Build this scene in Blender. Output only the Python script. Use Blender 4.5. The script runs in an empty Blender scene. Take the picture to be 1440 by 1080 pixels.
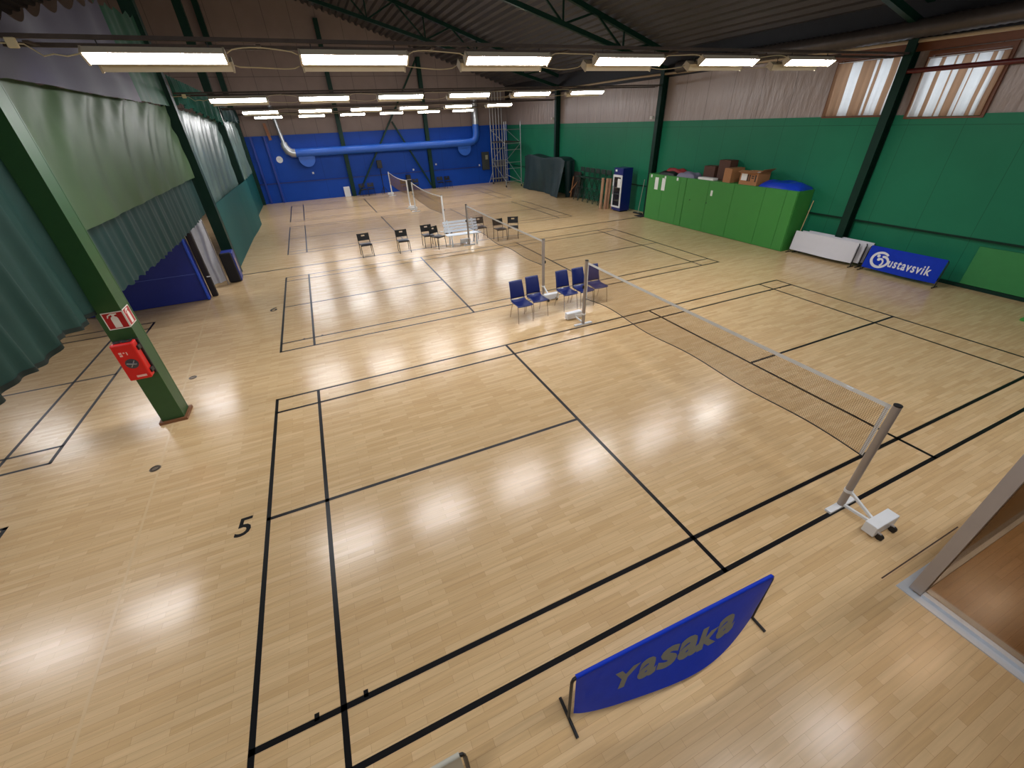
import bpy, bmesh, math, random
from mathutils import Vector, Matrix
random.seed(7)
S = bpy.context.scene
COL = S.collection
PI = math.pi
sin, cos = math.sin, math.cos

# ------------------------------------------------------------------ materials
MATS = {}
def lin(c):
    return tuple(((x/255)/12.92 if x/255 <= .04045 else ((x/255+.055)/1.055)**2.4) for x in c)

def mat(name, rgb, rough=.5, metal=0, var=.12, vscale=6, bump=0, bscale=40, spec=.5, coat=0, trans=0, stretch=None):
    """plain procedural paint / fabric / metal: colour broken up by noise, optional bump, optional translucency"""
    if name in MATS: return MATS[name]
    m = bpy.data.materials.new(name); m.use_nodes = True
    nt = m.node_tree; N = nt.nodes; L = nt.links
    b = N['Principled BSDF']; out = N['Material Output']
    c = lin(rgb)
    tc = N.new('ShaderNodeTexCoord')
    src = tc.outputs['Object']
    if stretch:
        mp = N.new('ShaderNodeMapping'); mp.inputs['Scale'].default_value = stretch
        L.new(src, mp.inputs[0]); src = mp.outputs[0]
    no = N.new('ShaderNodeTexNoise'); no.inputs['Scale'].default_value = vscale; no.inputs['Detail'].default_value = 4
    L.new(src, no.inputs['Vector'])
    mx = N.new('ShaderNodeMix'); mx.data_type = 'RGBA'
    mx.inputs[6].default_value = tuple(x*(1-var) for x in c)+(1,)
    mx.inputs[7].default_value = tuple(min(1, x*(1+var)) for x in c)+(1,)
    L.new(no.outputs['Fac'], mx.inputs[0]); L.new(mx.outputs[2], b.inputs['Base Color'])
    b.inputs['Roughness'].default_value = rough; b.inputs['Metallic'].default_value = metal
    b.inputs['Specular IOR Level'].default_value = spec; b.inputs['Coat Weight'].default_value = coat
    if bump:
        n2 = N.new('ShaderNodeTexNoise'); n2.inputs['Scale'].default_value = bscale; n2.inputs['Detail'].default_value = 3
        L.new(src, n2.inputs['Vector'])
        bp = N.new('ShaderNodeBump'); bp.inputs['Strength'].default_value = bump; bp.inputs['Distance'].default_value = .02
        L.new(n2.outputs['Fac'], bp.inputs['Height']); L.new(bp.outputs[0], b.inputs['Normal'])
    if trans:
        t = N.new('ShaderNodeBsdfTranslucent'); L.new(mx.outputs[2], t.inputs['Color'])
        ms = N.new('ShaderNodeMixShader'); ms.inputs[0].default_value = trans
        L.new(b.outputs[0], ms.inputs[1]); L.new(t.outputs[0], ms.inputs[2]); L.new(ms.outputs[0], out.inputs[0])
    MATS[name] = m
    return m

def emit(name, rgb, strength):
    m = bpy.data.materials.new(name); m.use_nodes = True
    nt = m.node_tree; nt.nodes.clear()
    e = nt.nodes.new('ShaderNodeEmission'); e.inputs[0].default_value = rgb+(1,); e.inputs[1].default_value = strength
    o = nt.nodes.new('ShaderNodeOutputMaterial'); nt.links.new(e.outputs[0], o.inputs[0])
    return m

def mnode(N, L, op, a, b=None):
    n = N.new('ShaderNodeMath'); n.operation = op
    for i, v in enumerate((a, b)):
        if v is None: continue
        if isinstance(v, (int, float)): n.inputs[i].default_value = v
        else: L.new(v, n.inputs[i])
    return n.outputs[0]

def panel_mat(name, rgb, axis, pitch, line, rough=.5, linedark=.45, var=.1, bump=0, bstretch=(1, 1, 1), spec=.4, off=0, hlines=()):
    """sheet wall: vertical joints every <pitch> metres along <axis>, optional horizontal joints, wrinkles as bump"""
    m = mat(name, rgb, rough, var=var, vscale=1.4, spec=spec)
    nt = m.node_tree; N = nt.nodes; L = nt.links; b = N['Principled BSDF']
    tc = N.new('ShaderNodeTexCoord'); sp = N.new('ShaderNodeSeparateXYZ'); L.new(tc.outputs['Object'], sp.inputs[0])
    v = mnode(N, L, 'ADD', sp.outputs[axis], off)
    fr = mnode(N, L, 'FRACT', mnode(N, L, 'DIVIDE', mnode(N, L, 'ADD', v, 1000*pitch), pitch))
    ln = mnode(N, L, 'LESS_THAN', fr, line/pitch)
    for z in hlines:
        d = mnode(N, L, 'ABSOLUTE', mnode(N, L, 'SUBTRACT', sp.outputs[2], z))
        ln = mnode(N, L, 'MAXIMUM', ln, mnode(N, L, 'LESS_THAN', d, line*.6))
    mx = N.new('ShaderNodeMix'); mx.data_type = 'RGBA'
    old = b.inputs['Base Color'].links[0].from_socket
    L.new(ln, mx.inputs[0]); L.new(old, mx.inputs[6]); mx.inputs[7].default_value = tuple(x*linedark for x in lin(rgb))+(1,)
    L.new(mx.outputs[2], b.inputs['Base Color'])
    if bump:
        mp = N.new('ShaderNodeMapping'); mp.inputs['Scale'].default_value = bstretch; L.new(tc.outputs['Object'], mp.inputs[0])
        n2 = N.new('ShaderNodeTexNoise'); n2.inputs['Scale'].default_value = 1; n2.inputs['Detail'].default_value = 3
        L.new(mp.outputs[0], n2.inputs['Vector'])
        bp = N.new('ShaderNodeBump'); bp.inputs['Strength'].default_value = bump; bp.inputs['Distance'].default_value = .08
        L.new(n2.outputs['Fac'], bp.inputs['Height']); L.new(bp.outputs[0], b.inputs['Normal'])
    return m

def floor_mat():
    m = bpy.data.materials.new('maple_strip_floor'); m.use_nodes = True
    nt = m.node_tree; N = nt.nodes; L = nt.links; b = N['Principled BSDF']
    tc = N.new('ShaderNodeTexCoord')
    br = N.new('ShaderNodeTexBrick'); L.new(tc.outputs['Object'], br.inputs['Vector'])
    br.offset = .37; br.offset_frequency = 2; br.squash = 1
    br.inputs['Scale'].default_value = 1
    br.inputs['Brick Width'].default_value = .46; br.inputs['Row Height'].default_value = .064
    br.inputs['Mortar Size'].default_value = .0009; br.inputs['Mortar Smooth'].default_value = .3; br.inputs['Bias'].default_value = 0
    br.inputs['Color1'].default_value = lin((214, 184, 140))+(1,)
    br.inputs['Color2'].default_value = lin((201, 168, 122))+(1,)
    br.inputs['Mortar'].default_value = lin((160, 124, 86))+(1,)
    # grain
    mp = N.new('ShaderNodeMapping'); mp.inputs['Scale'].default_value = (1.2, 22, 1); L.new(tc.outputs['Object'], mp.inputs[0])
    g = N.new('ShaderNodeTexNoise'); g.inputs['Scale'].default_value = 1.6; g.inputs['Detail'].default_value = 6; L.new(mp.outputs[0], g.inputs['Vector'])
    # broad wear / colour drift
    w = N.new('ShaderNodeTexNoise'); w.inputs['Scale'].default_value = .35; w.inputs['Detail'].default_value = 3; L.new(tc.outputs['Object'], w.inputs['Vector'])
    f = mnode(N, L, 'ADD', mnode(N, L, 'MULTIPLY', g.outputs['Fac'], .40), mnode(N, L, 'MULTIPLY', w.outputs['Fac'], .18))
    f = mnode(N, L, 'ADD', f, .74)
    mul = N.new('ShaderNodeVectorMath'); mul.operation = 'SCALE'
    L.new(br.outputs['Color'], mul.inputs[0]); L.new(f, mul.inputs['Scale'])
    L.new(mul.outputs[0], b.inputs['Base Color'])
    rr = mnode(N, L, 'ADD', mnode(N, L, 'MULTIPLY', w.outputs['Fac'], .10), FLOOR_ROUGH)
    L.new(rr, b.inputs['Roughness'])
    b.inputs['Specular IOR Level'].default_value = .55
    n2 = N.new('ShaderNodeTexNoise'); n2.inputs['Scale'].default_value = 3.0; n2.inputs['Detail'].default_value = 2
    L.new(tc.outputs['Object'], n2.inputs['Vector'])
    bp = N.new('ShaderNodeBump'); bp.inputs['Strength'].default_value = .08; bp.inputs['Distance'].default_value = .01
    L.new(n2.outputs['Fac'], bp.inputs['Height']); L.new(bp.outputs[0], b.inputs['Normal'])
    return m
FLOOR_ROUGH = .165

def glass_mat(name, rgb=(255, 255, 255), tint=.9):
    m = bpy.data.materials.new(name); m.use_nodes = True
    nt = m.node_tree; N = nt.nodes; L = nt.links; N.clear()
    t = N.new('ShaderNodeBsdfTransparent'); t.inputs[0].default_value = tuple(x*tint for x in lin(rgb))+(1,)
    g = N.new('ShaderNodeBsdfGlossy'); g.inputs['Roughness'].default_value = .03
    lw = N.new('ShaderNodeLayerWeight'); lw.inputs[0].default_value = .5
    fr = mnode(N, L, 'ADD', mnode(N, L, 'MULTIPLY', mnode(N, L, 'POWER', lw.outputs['Facing'], 4.0), .6), .04)
    tc = N.new('ShaderNodeTexCoord'); no = N.new('ShaderNodeTexNoise'); no.inputs['Scale'].default_value = 2
    L.new(tc.outputs['Object'], no.inputs['Vector'])
    f = mnode(N, L, 'MULTIPLY', fr, mnode(N, L, 'ADD', mnode(N, L, 'MULTIPLY', no.outputs['Fac'], .2), .8))
    ms = N.new('ShaderNodeMixShader'); o = N.new('ShaderNodeOutputMaterial')
    L.new(f, ms.inputs[0]); L.new(t.outputs[0], ms.inputs[1]); L.new(g.outputs[0], ms.inputs[2]); L.new(ms.outputs[0], o.inputs[0])
    MATS[name] = m
    return m

# ------------------------------------------------------------------ mesh builder
class MB:
    def __init__(s): s.bm = bmesh.new()
    def box(s, c, d, M=None, bev=0):
        x, y, z = d[0]/2, d[1]/2, d[2]/2
        vs = [s.bm.verts.new((i*x, j*y, k*z)) for i in (-1, 1) for j in (-1, 1) for k in (-1, 1)]
        F = [(0, 1, 3, 2), (4, 6, 7, 5), (0, 4, 5, 1), (2, 3, 7, 6), (0, 2, 6, 4), (1, 5, 7, 3)]
        fs = [s.bm.faces.new([vs[i] for i in f]) for f in F]
        if bev:
            es = list({e for f in fs for e in f.edges})
            r = bmesh.ops.bevel(s.bm, geom=es, offset=bev, segments=2, affect='EDGES', profile=.5)
            vs = list({v for v in vs if v.is_valid} | {v for f in r['faces'] for v in f.verts})
        T = Matrix.Translation(Vector(c))
        if M is not None: T = T @ (M.to_4x4())
        for v in vs: v.co = T @ v.co
        return s
    def span(s, a, b, bev=0):
        return s.box([(a[i]+b[i])/2 for i in range(3)], [abs(b[i]-a[i]) for i in range(3)], bev=bev)
    def tube(s, pts, r, n=10, cap=True):
        pts = [Vector(p) for p in pts]; rings = []
        t0 = (pts[1]-pts[0]).normalized()
        up = Vector((0, 0, 1)) if abs(t0.z) < .9 else Vector((0, 1, 0))
        nrm = t0.cross(up).normalized()
        for i, p in enumerate(pts):
            if i == 0: t = pts[1]-pts[0]
            elif i == len(pts)-1: t = pts[-1]-pts[-2]
            else: t = (pts[i+1]-p).normalized()+(p-pts[i-1]).normalized()
            t.normalize()
            nrm = (nrm-t*nrm.dot(t)).normalized(); bn = t.cross(nrm)
            rr = r[i] if isinstance(r, (list, tuple)) else r
            rings.append([s.bm.verts.new(p+nrm*(rr*cos(2*PI*k/n))+bn*(rr*sin(2*PI*k/n))) for k in range(n)])
        for a, b in zip(rings, rings[1:]):
            for k in range(n):
                s.bm.faces.new((a[k], a[(k+1) % n], b[(k+1) % n], b[k]))
        if cap and n > 2:
            s.bm.faces.new(list(reversed(rings[0]))); s.bm.faces.new(rings[-1])
        return s
    def bar(s, a, b, w, h=None, roll=0):
        """rectangular bar from a to b"""
        a, b = Vector(a), Vector(b); h = h or w
        z = (b-a); ln = z.length; z.normalize()
        up = Vector((0, 0, 1)) if abs(z.z) < .95 else Vector((0, 1, 0))
        x = z.cross(up).normalized(); y = z.cross(x)
        M = Matrix((x, y, z)).transposed()
        if roll: M = M @ Matrix.Rotation(roll, 3, 'Z')
        return s.box((a+b)/2, (w, h, ln), M)
    def prism(s, prof, a, b, axis):
        """extrude 2-D profile (list of points in the two other axes) from a to b along axis"""
        def P(t, p):
            q = list(p); q.insert(axis, t); return q
        A = [s.bm.verts.new(P(a, p)) for p in prof]; B = [s.bm.verts.new(P(b, p)) for p in prof]
        n = len(prof)
        for i in range(n): s.bm.faces.new((A[i], A[(i+1) % n], B[(i+1) % n], B[i]))
        s.bm.faces.new(A[::-1]); s.bm.faces.new(B)
        return s
    def grid(s, fn, nu, nv):
        V = [[s.bm.verts.new(fn(i/nu, j/nv)) for j in range(nv+1)] for i in range(nu+1)]
        for i in range(nu):
            for j in range(nv):
                s.bm.faces.new((V[i][j], V[i+1][j], V[i+1][j+1], V[i][j+1]))
        return s
    def disc(s, c, r, axis, h, n=32):
        c = Vector(c); d = Vector(axis)*h
        return s.tube([c, c+d], r, n)
    def mesh(s, me, M):
        tmp = bmesh.new(); tmp.from_mesh(me); tmp.transform(M)
        m2 = bpy.data.meshes.new('t'); tmp.to_mesh(m2); tmp.free(); s.bm.from_mesh(m2); bpy.data.meshes.remove(m2); return s
    def build(s, name, m, parent=None, smooth=False, loc=None, **props):
        bmesh.ops.recalc_face_normals(s.bm, faces=s.bm.faces)
        me = bpy.data.meshes.new(name); s.bm.to_mesh(me); s.bm.free()
        if smooth:
            for p in me.polygons: p.use_smooth = True
            try: me.set_sharp_from_angle(angle=math.radians(40))
            except Exception: pass
        o = bpy.data.objects.new(name, me); COL.objects.link(o)
        if m is not None: me.materials.append(m)
        if parent is not None: o.parent = parent
        if loc: o.location = loc
        for k, v in props.items(): o[k] = v
        return o

def thing(name, label, cat, loc=(0, 0, 0), rz=0, group=None):
    o = bpy.data.objects.new(name, None); COL.objects.link(o)
    o.empty_display_size = .2
    o.location = loc; o.rotation_euler = (0, 0, rz); o['label'] = label; o['category'] = cat
    if group: o['group'] = group
    return o
def tag(o, label, cat, group=None):
    o['label'] = label; o['category'] = cat
    if group: o['group'] = group
    return o
def struct(o, label=None):
    o['kind'] = 'structure'
    if label: o['label'] = label
    return o
def dup(root, loc, rz, label, group=None):
    def cp(o, par):
        c = o.copy(); COL.objects.link(c)
        if par is not None: c.parent = par
        for k in list(o.children): cp(k, c)
        return c
    r = cp(root, None); r.location = loc; r.rotation_euler = (0, 0, rz); r['label'] = label
    if group: r['group'] = group
    return r
def text_mesh(s, size, offset=0, shear=0, spacing=1.0):
    cu = bpy.data.curves.new('t', 'FONT'); cu.body = s; cu.size = size; cu.offset = offset; cu.shear = shear
    cu.space_character = spacing; cu.extrude = .0006; cu.resolution_u = 3
    ob = bpy.data.objects.new('t', cu); COL.objects.link(ob)
    dg = bpy.context.evaluated_depsgraph_get(); dg.update()
    me = bpy.data.meshes.new_from_object(ob.evaluated_get(dg))
    bpy.data.objects.remove(ob); bpy.data.curves.remove(cu)
    return me
def tspan(me):
    xs = [v.co.x for v in me.vertices]; ys = [v.co.y for v in me.vertices]
    return min(xs), max(xs), min(ys), max(ys)
def axes(x, y, loc):
    x, y = Vector(x).normalized(), Vector(y).normalized(); z = x.cross(y)
    M = Matrix((x, y, z)).transposed().to_4x4(); M.translation = Vector(loc); return M
ORD = ['leftmost', 'second from left', 'third from left', 'fourth from left', 'fifth from left', 'rightmost']

# common materials
BLACK = mat('black_plastic', (20, 20, 22), .45)
DKGREEN = mat('dark_green_steel_paint', (14, 48, 38), .45, var=.15, spec=.2)
COLGREEN = mat('green_column_paint', (38, 82, 40), .42, var=.12)
WHITEM = mat('white_painted_metal', (226, 228, 230), .35, var=.05)
GREYAL = mat('grey_aluminium_tube', (160, 152, 146), .35, metal=.35, var=.06)
CHROME = mat('chrome_tube', (190, 185, 178), .2, metal=.9, var=.04)
CREAM = mat('cream_lamp_housing', (234, 224, 200), .45, var=.06)
TAPE = mat('black_line_paint', (13, 12, 14), .36, var=.15, vscale=12, spec=.35)

# ------------------------------------------------------------------ setting: floor, courts
FL = struct(MB().span((-20.4, -6.2, -.2), (17.3, 33.7, 0)).build('floor', floor_mat()), 'pale maple strip sports floor')
def line_rects(L, name, lab, z=.0016):
    m = MB()
    for (x0, y0, x1, y1) in L:
        m.span((x0, y0, .0002), (x1, y1, z))
    return m.build(name, TAPE, FL, label=lab)
def court(ox, oy, lab, ticks=False):
    w = .052; e = .006; L = []
    for x in (0, .72, 4.68, 8.68, 12.64, 13.36): L.append((ox+x-e, oy-e, ox+x-e+w, oy+6.1+e))
    for y in (0, .46, 5.6, 6.06): L.append((ox-e, oy+y-e, ox+13.4+e, oy+y-e+w))
    for a, b in ((0, 4.68), (8.72, 13.4)): L.append((ox+a, oy+3.024, ox+b, oy+3.076))
    if ticks:
        for x in (.50, .91): L.append((ox+x, oy+.48, ox+x+.04, oy+.54))
        for x in (12.45, 12.85): L.append((ox+x, oy+5.56, ox+x+.04, oy+5.62))
    line_rects(L, 'court_marking', lab)
court(0, 0, 'black badminton court lines nearest the camera', True)
court(0, 8.188, 'black badminton court lines beside the blue chairs', True)
court(0, 17.575, 'black badminton court lines behind the white bench')
court(0, 25.2, 'black badminton court lines along the blue wall')
court(-16.6, 5.785, 'black court lines under the green curtain')
court(-16.55, -1.65, 'black court line corner at the left frame edge')
line_rects([(-1.5, 15.43, 16.0, 15.51)], 'dividing_line', 'thick black line across the hall behind the second court')
for s, x, y, lab in (('5', -.27, 3.06, 'black painted number 5 beside the nearest court'), ('6', -.25, 11.23, 'black painted number 6 beside the second court')):
    me = text_mesh(s, .40, .004, .12); a = tspan(me); sc = .31/(a[3]-a[2])
    M = Matrix.Translation((x, y, .0013)) @ Matrix.Scale(sc, 4) @ Matrix.Translation((-(a[0]+a[1])/2, -(a[2]+a[3])/2, 0))
    MB().mesh(me, M).build('court_number', TAPE, FL, label=lab)
m = MB(); m.bar((-2.05, 12.9, .0008), (-1.32, .6, .0008), .03, .0008); m.build('floor_joint', mat('pale_floor_joint', (211, 182, 139), .24, var=.08), FL, label='pale joint strip in the floor')
for i, (x, y, lab) in enumerate(((-1.63, 4.89, 'round metal floor socket lid in front of the green pillar'), (-1.64, 7.84, 'round dark metal floor socket lid behind the green pillar'))):
    t = thing('floor_socket', lab, 'socket', (x, y, 0), 0, None)
    MB().disc((0, 0, .0003), .075, (0, 0, 1), .004, 28).build('lid', mat('dull_brass', (118, 104, 86), .35, metal=.7), t, True)
    m = MB().tube([(.052*cos(a*PI/12), .052*sin(a*PI/12), .0045) for a in range(25)], .006, 6, False)
    m.build('ring', mat('dark_ring', (60, 52, 46), .4, metal=.5), t, True)

# ------------------------------------------------------------------ setting: walls
RX = 16.85
def roof_z(x): return 6.4+.32*(16.9-x) if x > -1.65 else 6.4+.32*(18.55-(-1.65-x))
GREENW = panel_mat('green_wall_board', (34, 120, 88), 1, 1.22, .012, .42, .6, bump=.10, bstretch=(.6, .6, .6), spec=.2, hlines=(3.72,))
GREENL = panel_mat('green_lower_wall', (34, 118, 82), 1, 4.4, .02, .42, .5, spec=.2)
SHEET = panel_mat('beige_plastic_wall_sheeting', (158, 143, 136), 1, 1.22, .022, .34, .45, bump=.55, bstretch=(1.5, 5.5, 1.6), spec=.5)
DARKW = mat('dark_navy_insulation', (26, 27, 34), .6, var=.25, vscale=2, bump=.3, bscale=3)
w = MB().span((RX, -6.2, 1.22), (17.2, 33.7, 3.95)); w.span((RX+.07, -6.2, 0), (17.2, 33.7, 1.22))
WR = struct(w.build('wall_right', GREENW), 'dark green right hand wall')
sh = MB()
W1 = (6.75, 8.45, 3.98, 5.33); W2 = (4.68, 6.18, 3.92, 5.22)
xs0, xs1 = RX+.03, 17.2
sh.span((xs0, W1[1], 3.95), (xs1, 33.7, 5.55))
sh.span((xs0, W2[1], 3.95), (xs1, W1[0], 5.55)); sh.span((xs0, -6.2, 3.95), (xs1, W2[0], 5.55))
sh.span((xs0, W1[0], W1[3]), (xs1, W1[1], 5.55)); sh.span((xs0, W2[0], W2[3]), (xs1, W2[1], 5.55))
sh.span((xs0, W1[0], 3.95), (xs1, W1[1], W1[2]))
sh.build('insulation_sheeting', SHEET, WR, label='beige plastic sheeting on the upper right wall')
MB().span((RX-.05, -6.2, 5.55), (17.2, 33.7, 6.75)).build('eaves_board', DARKW, WR, label='dark board under the eaves')
struct(MB().span((RX-.012, -6.2, 1.19), (RX+.03, 33.7, 1.24)).build('trim_1', DKGREEN), 'dark green ledge along the right wall')
struct(MB().span((RX+.02, -6.2, 0), (RX+.08, 7.9, .09)).build('baseboard_right', DKGREEN), 'dark green skirting along the right wall')

BLUEW = panel_mat('blue_end_wall_paint', (18, 70, 168), 0, 2.9, .02, .45, .55, var=.12, spec=.2, off=.3)
GABLE = panel_mat('beige_gable_boards', (140, 124, 118), 0, 1.45, .025, .55, .5, var=.16, spec=.2, hlines=(5.6, 7.1, 8.6))
w = MB().span((-2.0, 33.5, 1.2), (17.2, 33.8, 4.0)); w.span((-2.0, 33.44, 0), (17.2, 33.8, 1.2))
WB = struct(w.build('wall_back', BLUEW), 'blue end wall of the hall')
g = MB(); prof = [(-20.4, 4.0), (17.5, 4.0), (17.5, 6.36), (-1.65, 12.56), (-20.4, 6.52)]
A = [g.bm.verts.new((x, 33.56, z)) for x, z in prof]; g.bm.faces.new(A)
B = [g.bm.verts.new((x, 33.8, z)) for x, z in prof]; g.bm.faces.new(B)
g.build('gable_boarding', GABLE, WB, label='beige boarded gable above the blue paint')
MB().span((-20.4, 33.56, 0), (-2.0, 33.8, 4.0)).build('side_hall_end', mat('side_hall_wall', (70, 66, 78), .6), WB)
struct(MB().span((-1.9, 33.40, 1.18), (16.85, 33.52, 1.235)).build('trim_2', mat('dark_blue_trim', (16, 42, 118), .45)), 'dark blue ledge along the end wall')
FRW = mat('front_wall_plaster', (150, 146, 138), .7)
g = MB(); prof = [(-20.4, 0), (17.5, 0), (17.5, 6.36), (-1.65, 12.56), (-20.4, 6.52)]
A = [g.bm.verts.new((x, -6.2, z)) for x, z in prof]; g.bm.faces.new(A)
struct(g.build('wall_front', FRW), 'front gable wall behind the camera')
struct(MB().span((-20.4, -6.2, 0), (-20.2, 33.7, 6.9)).build('wall_left', mat('side_hall_left_wall', (92, 96, 100), .6)), 'far wall of the side hall beyond the curtains')

# roof: deep trapezoidal decking spanning between the trusses
def deck(x0, x1):
    p = .36; d = .11; pts = []
    n = int(abs(x1-x0)/p)
    sg = 1 if x1 > x0 else -1
    for i in range(n+1):
        b = x0+sg*p*i
        for o, h in ((0, 0), (.12, 0), (.17, d), (.31, d)):
            pts.append((b+sg*o, h))
    return pts
m = MB()
for x0, x1 in ((-1.65, 17.0), (-1.65, -20.4)):
    P = [(x, roof_z(x)+h-.0) for x, h in deck(x0, x1)]
    A = [m.bm.verts.new((x, -6.3, z)) for x, z in P]; B = [m.bm.verts.new((x, 33.75, z)) for x, z in P]
    for i in range(len(P)-1): m.bm.faces.new((A[i], A[i+1], B[i+1], B[i]))
    # weather-tight upper skin
    e = .25
    q = [m.bm.verts.new(c) for c in ((x0, -6.4, roof_z(x0+1e-4*(1 if x1 > x0 else -1))+e), (x1+(.6 if x1 > x0 else -.6), -6.4, roof_z(x1)+e-.19), (x1+(.6 if x1 > x0 else -.6), 33.9, roof_z(x1)+e-.19), (x0, 33.9, roof_z(x0+1e-4)+e))]
    m.bm.faces.new(q)
struct(m.build('ceiling', mat('dark_steel_roof_deck', (70, 68, 70), .6, metal=.0, var=.2, vscale=1.5, stretch=(1, .2, 1))), 'dark ribbed steel roof')

# unseen balcony slab, added to shade the lobby, cut back to limit it
struct(MB().span((-1.6, -6.15, 2.62), (16.8, -3.6, 2.82)).build('balcony_shade_slab', FRW), 'unseen balcony slab added to shade the lobby')

# ------------------------------------------------------------------ columns and trusses
def hcol(x, y, z1, sx, sy, name, lab, base=False):
    t = thing(name, lab, 'column', (x, y, 0))
    m = MB()
    m.span((-sx/2, -sy/2, 0), (sx/2, -sy/2+.03, z1)); m.span((-sx/2, sy/2-.03, 0), (sx/2, sy/2, z1))
    m.span((-sx/2+.01, -sy/2+.03, 0), (sx/2-.002, sy/2-.03, z1))
    m.build('shaft', COLGREEN if base else DKGREEN, t)
    return t
c1 = hcol(-1.635, 6.37, 12.0, .33, .34, 'steel_column', 'green steel pillar carrying the red extinguisher box', True)
skw = mat('brown_wood_skirting', (128, 84, 54), .5, var=.2, stretch=(2, 2, 14))
m = MB(); s = .165+.045
m.span((-s, -.17-.045, 0), (s, -.17, .05)); m.span((-s, .17, 0), (s, .215, .05)); m.span((-s, -.17, 0), (-.166, .17, .05)); m.span((.166, -.17, 0), (s, .17, .05))
m.build('wooden_skirting', skw, c1)
hcol(-1.635, 15.85, 12.0, .33, .32, 'steel_column', 'dark green steel pillar beside the black padded block and white sheet')
hcol(-1.635, 25.2, 12.0, .33, .32, 'steel_column', 'dark green steel pillar between the two farthest pale sheets')
hcol(-1.75, 33.2, 12.0, .3, .3, 'steel_column', 'dark green pillar in the far left corner by the blue wall')
for y, lab in ((6.6, 'dark green wall column between the two curtained windows'), (15.85, 'dark green wall column behind the green cabinets'), (25.2, 'dark green wall column behind the draped tarpaulin'), (-2.7, 'dark green wall column by the lobby, outside the frame')):
    t = thing('wall_column', lab, 'column', (16.70, y, 0))
    m = MB(); m.span((-.15, -.11, 0), (-.125, .11, 5.95)); m.span((.12, -.11, 0), (.145, .11, 5.95)); m.span((-.125, -.012, 0), (.12, .012, 5.95))
    m.build('shaft', DKGREEN, t)
for x, z, lab in ((4.3, 9.9, 'left dark green column against the blue end wall'), (10.3, 8.1, 'right dark green column against the blue end wall')):
    t = thing('gable_column', lab, 'column', (x, 33.28, 0))
    m = MB(); m.span((-.13, -.14, 0), (.13, -.115, z)); m.span((-.13, .115, 0), (.13, .14, z)); m.span((-.015, -.115, 0), (.015, .115, z)); m.build('shaft', DKGREEN, t)
for a, b, lab in (((4.6, .1), (10.1, 7.9), 'long diagonal brace across the blue end wall rising right'), ((7.85, 4.5), (10.1, .25), 'short diagonal brace on the blue end wall falling right')):
    t = thing('wall_brace', lab, 'brace', (a[0], 33.1, 0))
    MB().bar((0, 0, a[1]), (b[0]-a[0], 0, b[1]), .16, .10).build('bar', DKGREEN, t)
def truss(y, lab):
    t = thing('roof_truss', lab, 'truss', (16.7, y, 5.9))
    top = lambda x: roof_z(x)-.10
    bot = lambda x: 5.85+.26*(16.7-x)
    X0, X1 = 16.7, -1.4
    o = lambda x, z: (x-16.7, 0, z-5.9)
    MB().bar(o(X0, top(X0)), o(X1, top(X1)), .16, .16).build('top_chord', DKGREEN, t)
    MB().bar(o(X0, bot(X0)), o(X1, bot(X1)), .15, .15).build('bottom_chord', DKGREEN, t)
    n = 12; xs = [X0-.9-(X0-X1-1.4)*i/n for i in range(n+1)]
    for i in range(n):
        a, b = xs[i], xs[i+1]
        if i % 2: MB().bar(o(a, bot(a)), o(b, top(b)), .07, .07).build('web_member', DKGREEN, t)
        else: MB().bar(o(a, top(a)), o(b, bot(b)), .07, .07).build('web_member', DKGREEN, t)
    for i in range(1, n, 2):
        a = xs[i]; MB().bar(o(a, bot(a)), o(a, top(a)), .06, .06).build('web_member', DKGREEN, t)
for y, lab in ((6.6, 'dark green roof truss nearest the camera'), (15.9, 'dark green roof truss above the second row of lamps'), (25.2, 'dark green roof truss farthest back'), (-2.7, 'roof truss behind the camera')):
    truss(y, lab)

# ------------------------------------------------------------------ lamps
DIFF = emit('lit_fluorescent_diffuser', (1, .985, 1.0), 66)
def make_fixture(label, loc, tilt, lit=True):
    t = thing('fluorescent_fixture', label, 'ceiling lamp', loc, 0, None)
    R = Matrix.Rotation(tilt, 3, 'X')
    def V(x, y, z): return R @ Vector((x, y, z))
    # housing: shallow trough, open downwards
    m = MB(); w, h, l = .10, .10, .76
    prof = [(-w, -.005), (-w*.62, h), (w*.62, h), (w, -.005), (w-.012, -.005), (w*.55, h-.02), (-w*.55, h-.02), (-w+.012, -.005)]
    A = [m.bm.verts.new(V(-l, a, b)) for a, b in prof]; B = [m.bm.verts.new(V(l, a, b)) for a, b in prof]
    for i in range(len(prof)): m.bm.faces.new((A[i], A[(i+1) % 8], B[(i+1) % 8], B[i]))
    m.build('housing', CREAM, t)
    m = MB(); prof = [(-w-.004, -.018), (-w*.66, h+.005), (w*.66, h+.005), (w+.004, -.018)]
    for sx in (-1, 1):
        m = MB()
        A = [m.bm.verts.new(V(sx*l, a, b)) for a, b in prof]; B = [m.bm.verts.new(V(sx*(l+.025), a, b)) for a, b in prof]
        for i in range(4): m.bm.faces.new((A[i], A[(i+1) % 4], B[(i+1) % 4], B[i]))
        m.bm.faces.new(A); m.bm.faces.new(B)
        m.build('end_cap', mat('cream_end_cap', (196, 184, 160), .5), t)
    m = MB(); prof = [(-w+.014, .012), (-w*.6, .004), (w*.6, .004), (w-.014, .012)]
    A = [m.bm.verts.new(V(-l+.004, a, b)) for a, b in prof]; B = [m.bm.verts.new(V(l-.004, a, b)) for a, b in prof]
    for i in range(3): m.bm.faces.new((A[i], A[i+1], B[i+1], B[i]))
    m.build('diffuser', DIFF, t)
    for sx in (-.6, .6): MB().tube([V(sx, 0, h), Vector((sx, .05 if tilt < 0 else -.05, .184))], .008, 6).build('hanger', BLACK, t)
    return t
protoA = make_fixture('x', (0, 0, 0), math.radians(-33))
protoB = make_fixture('x', (0, 0, 0), math.radians(33))
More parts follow.
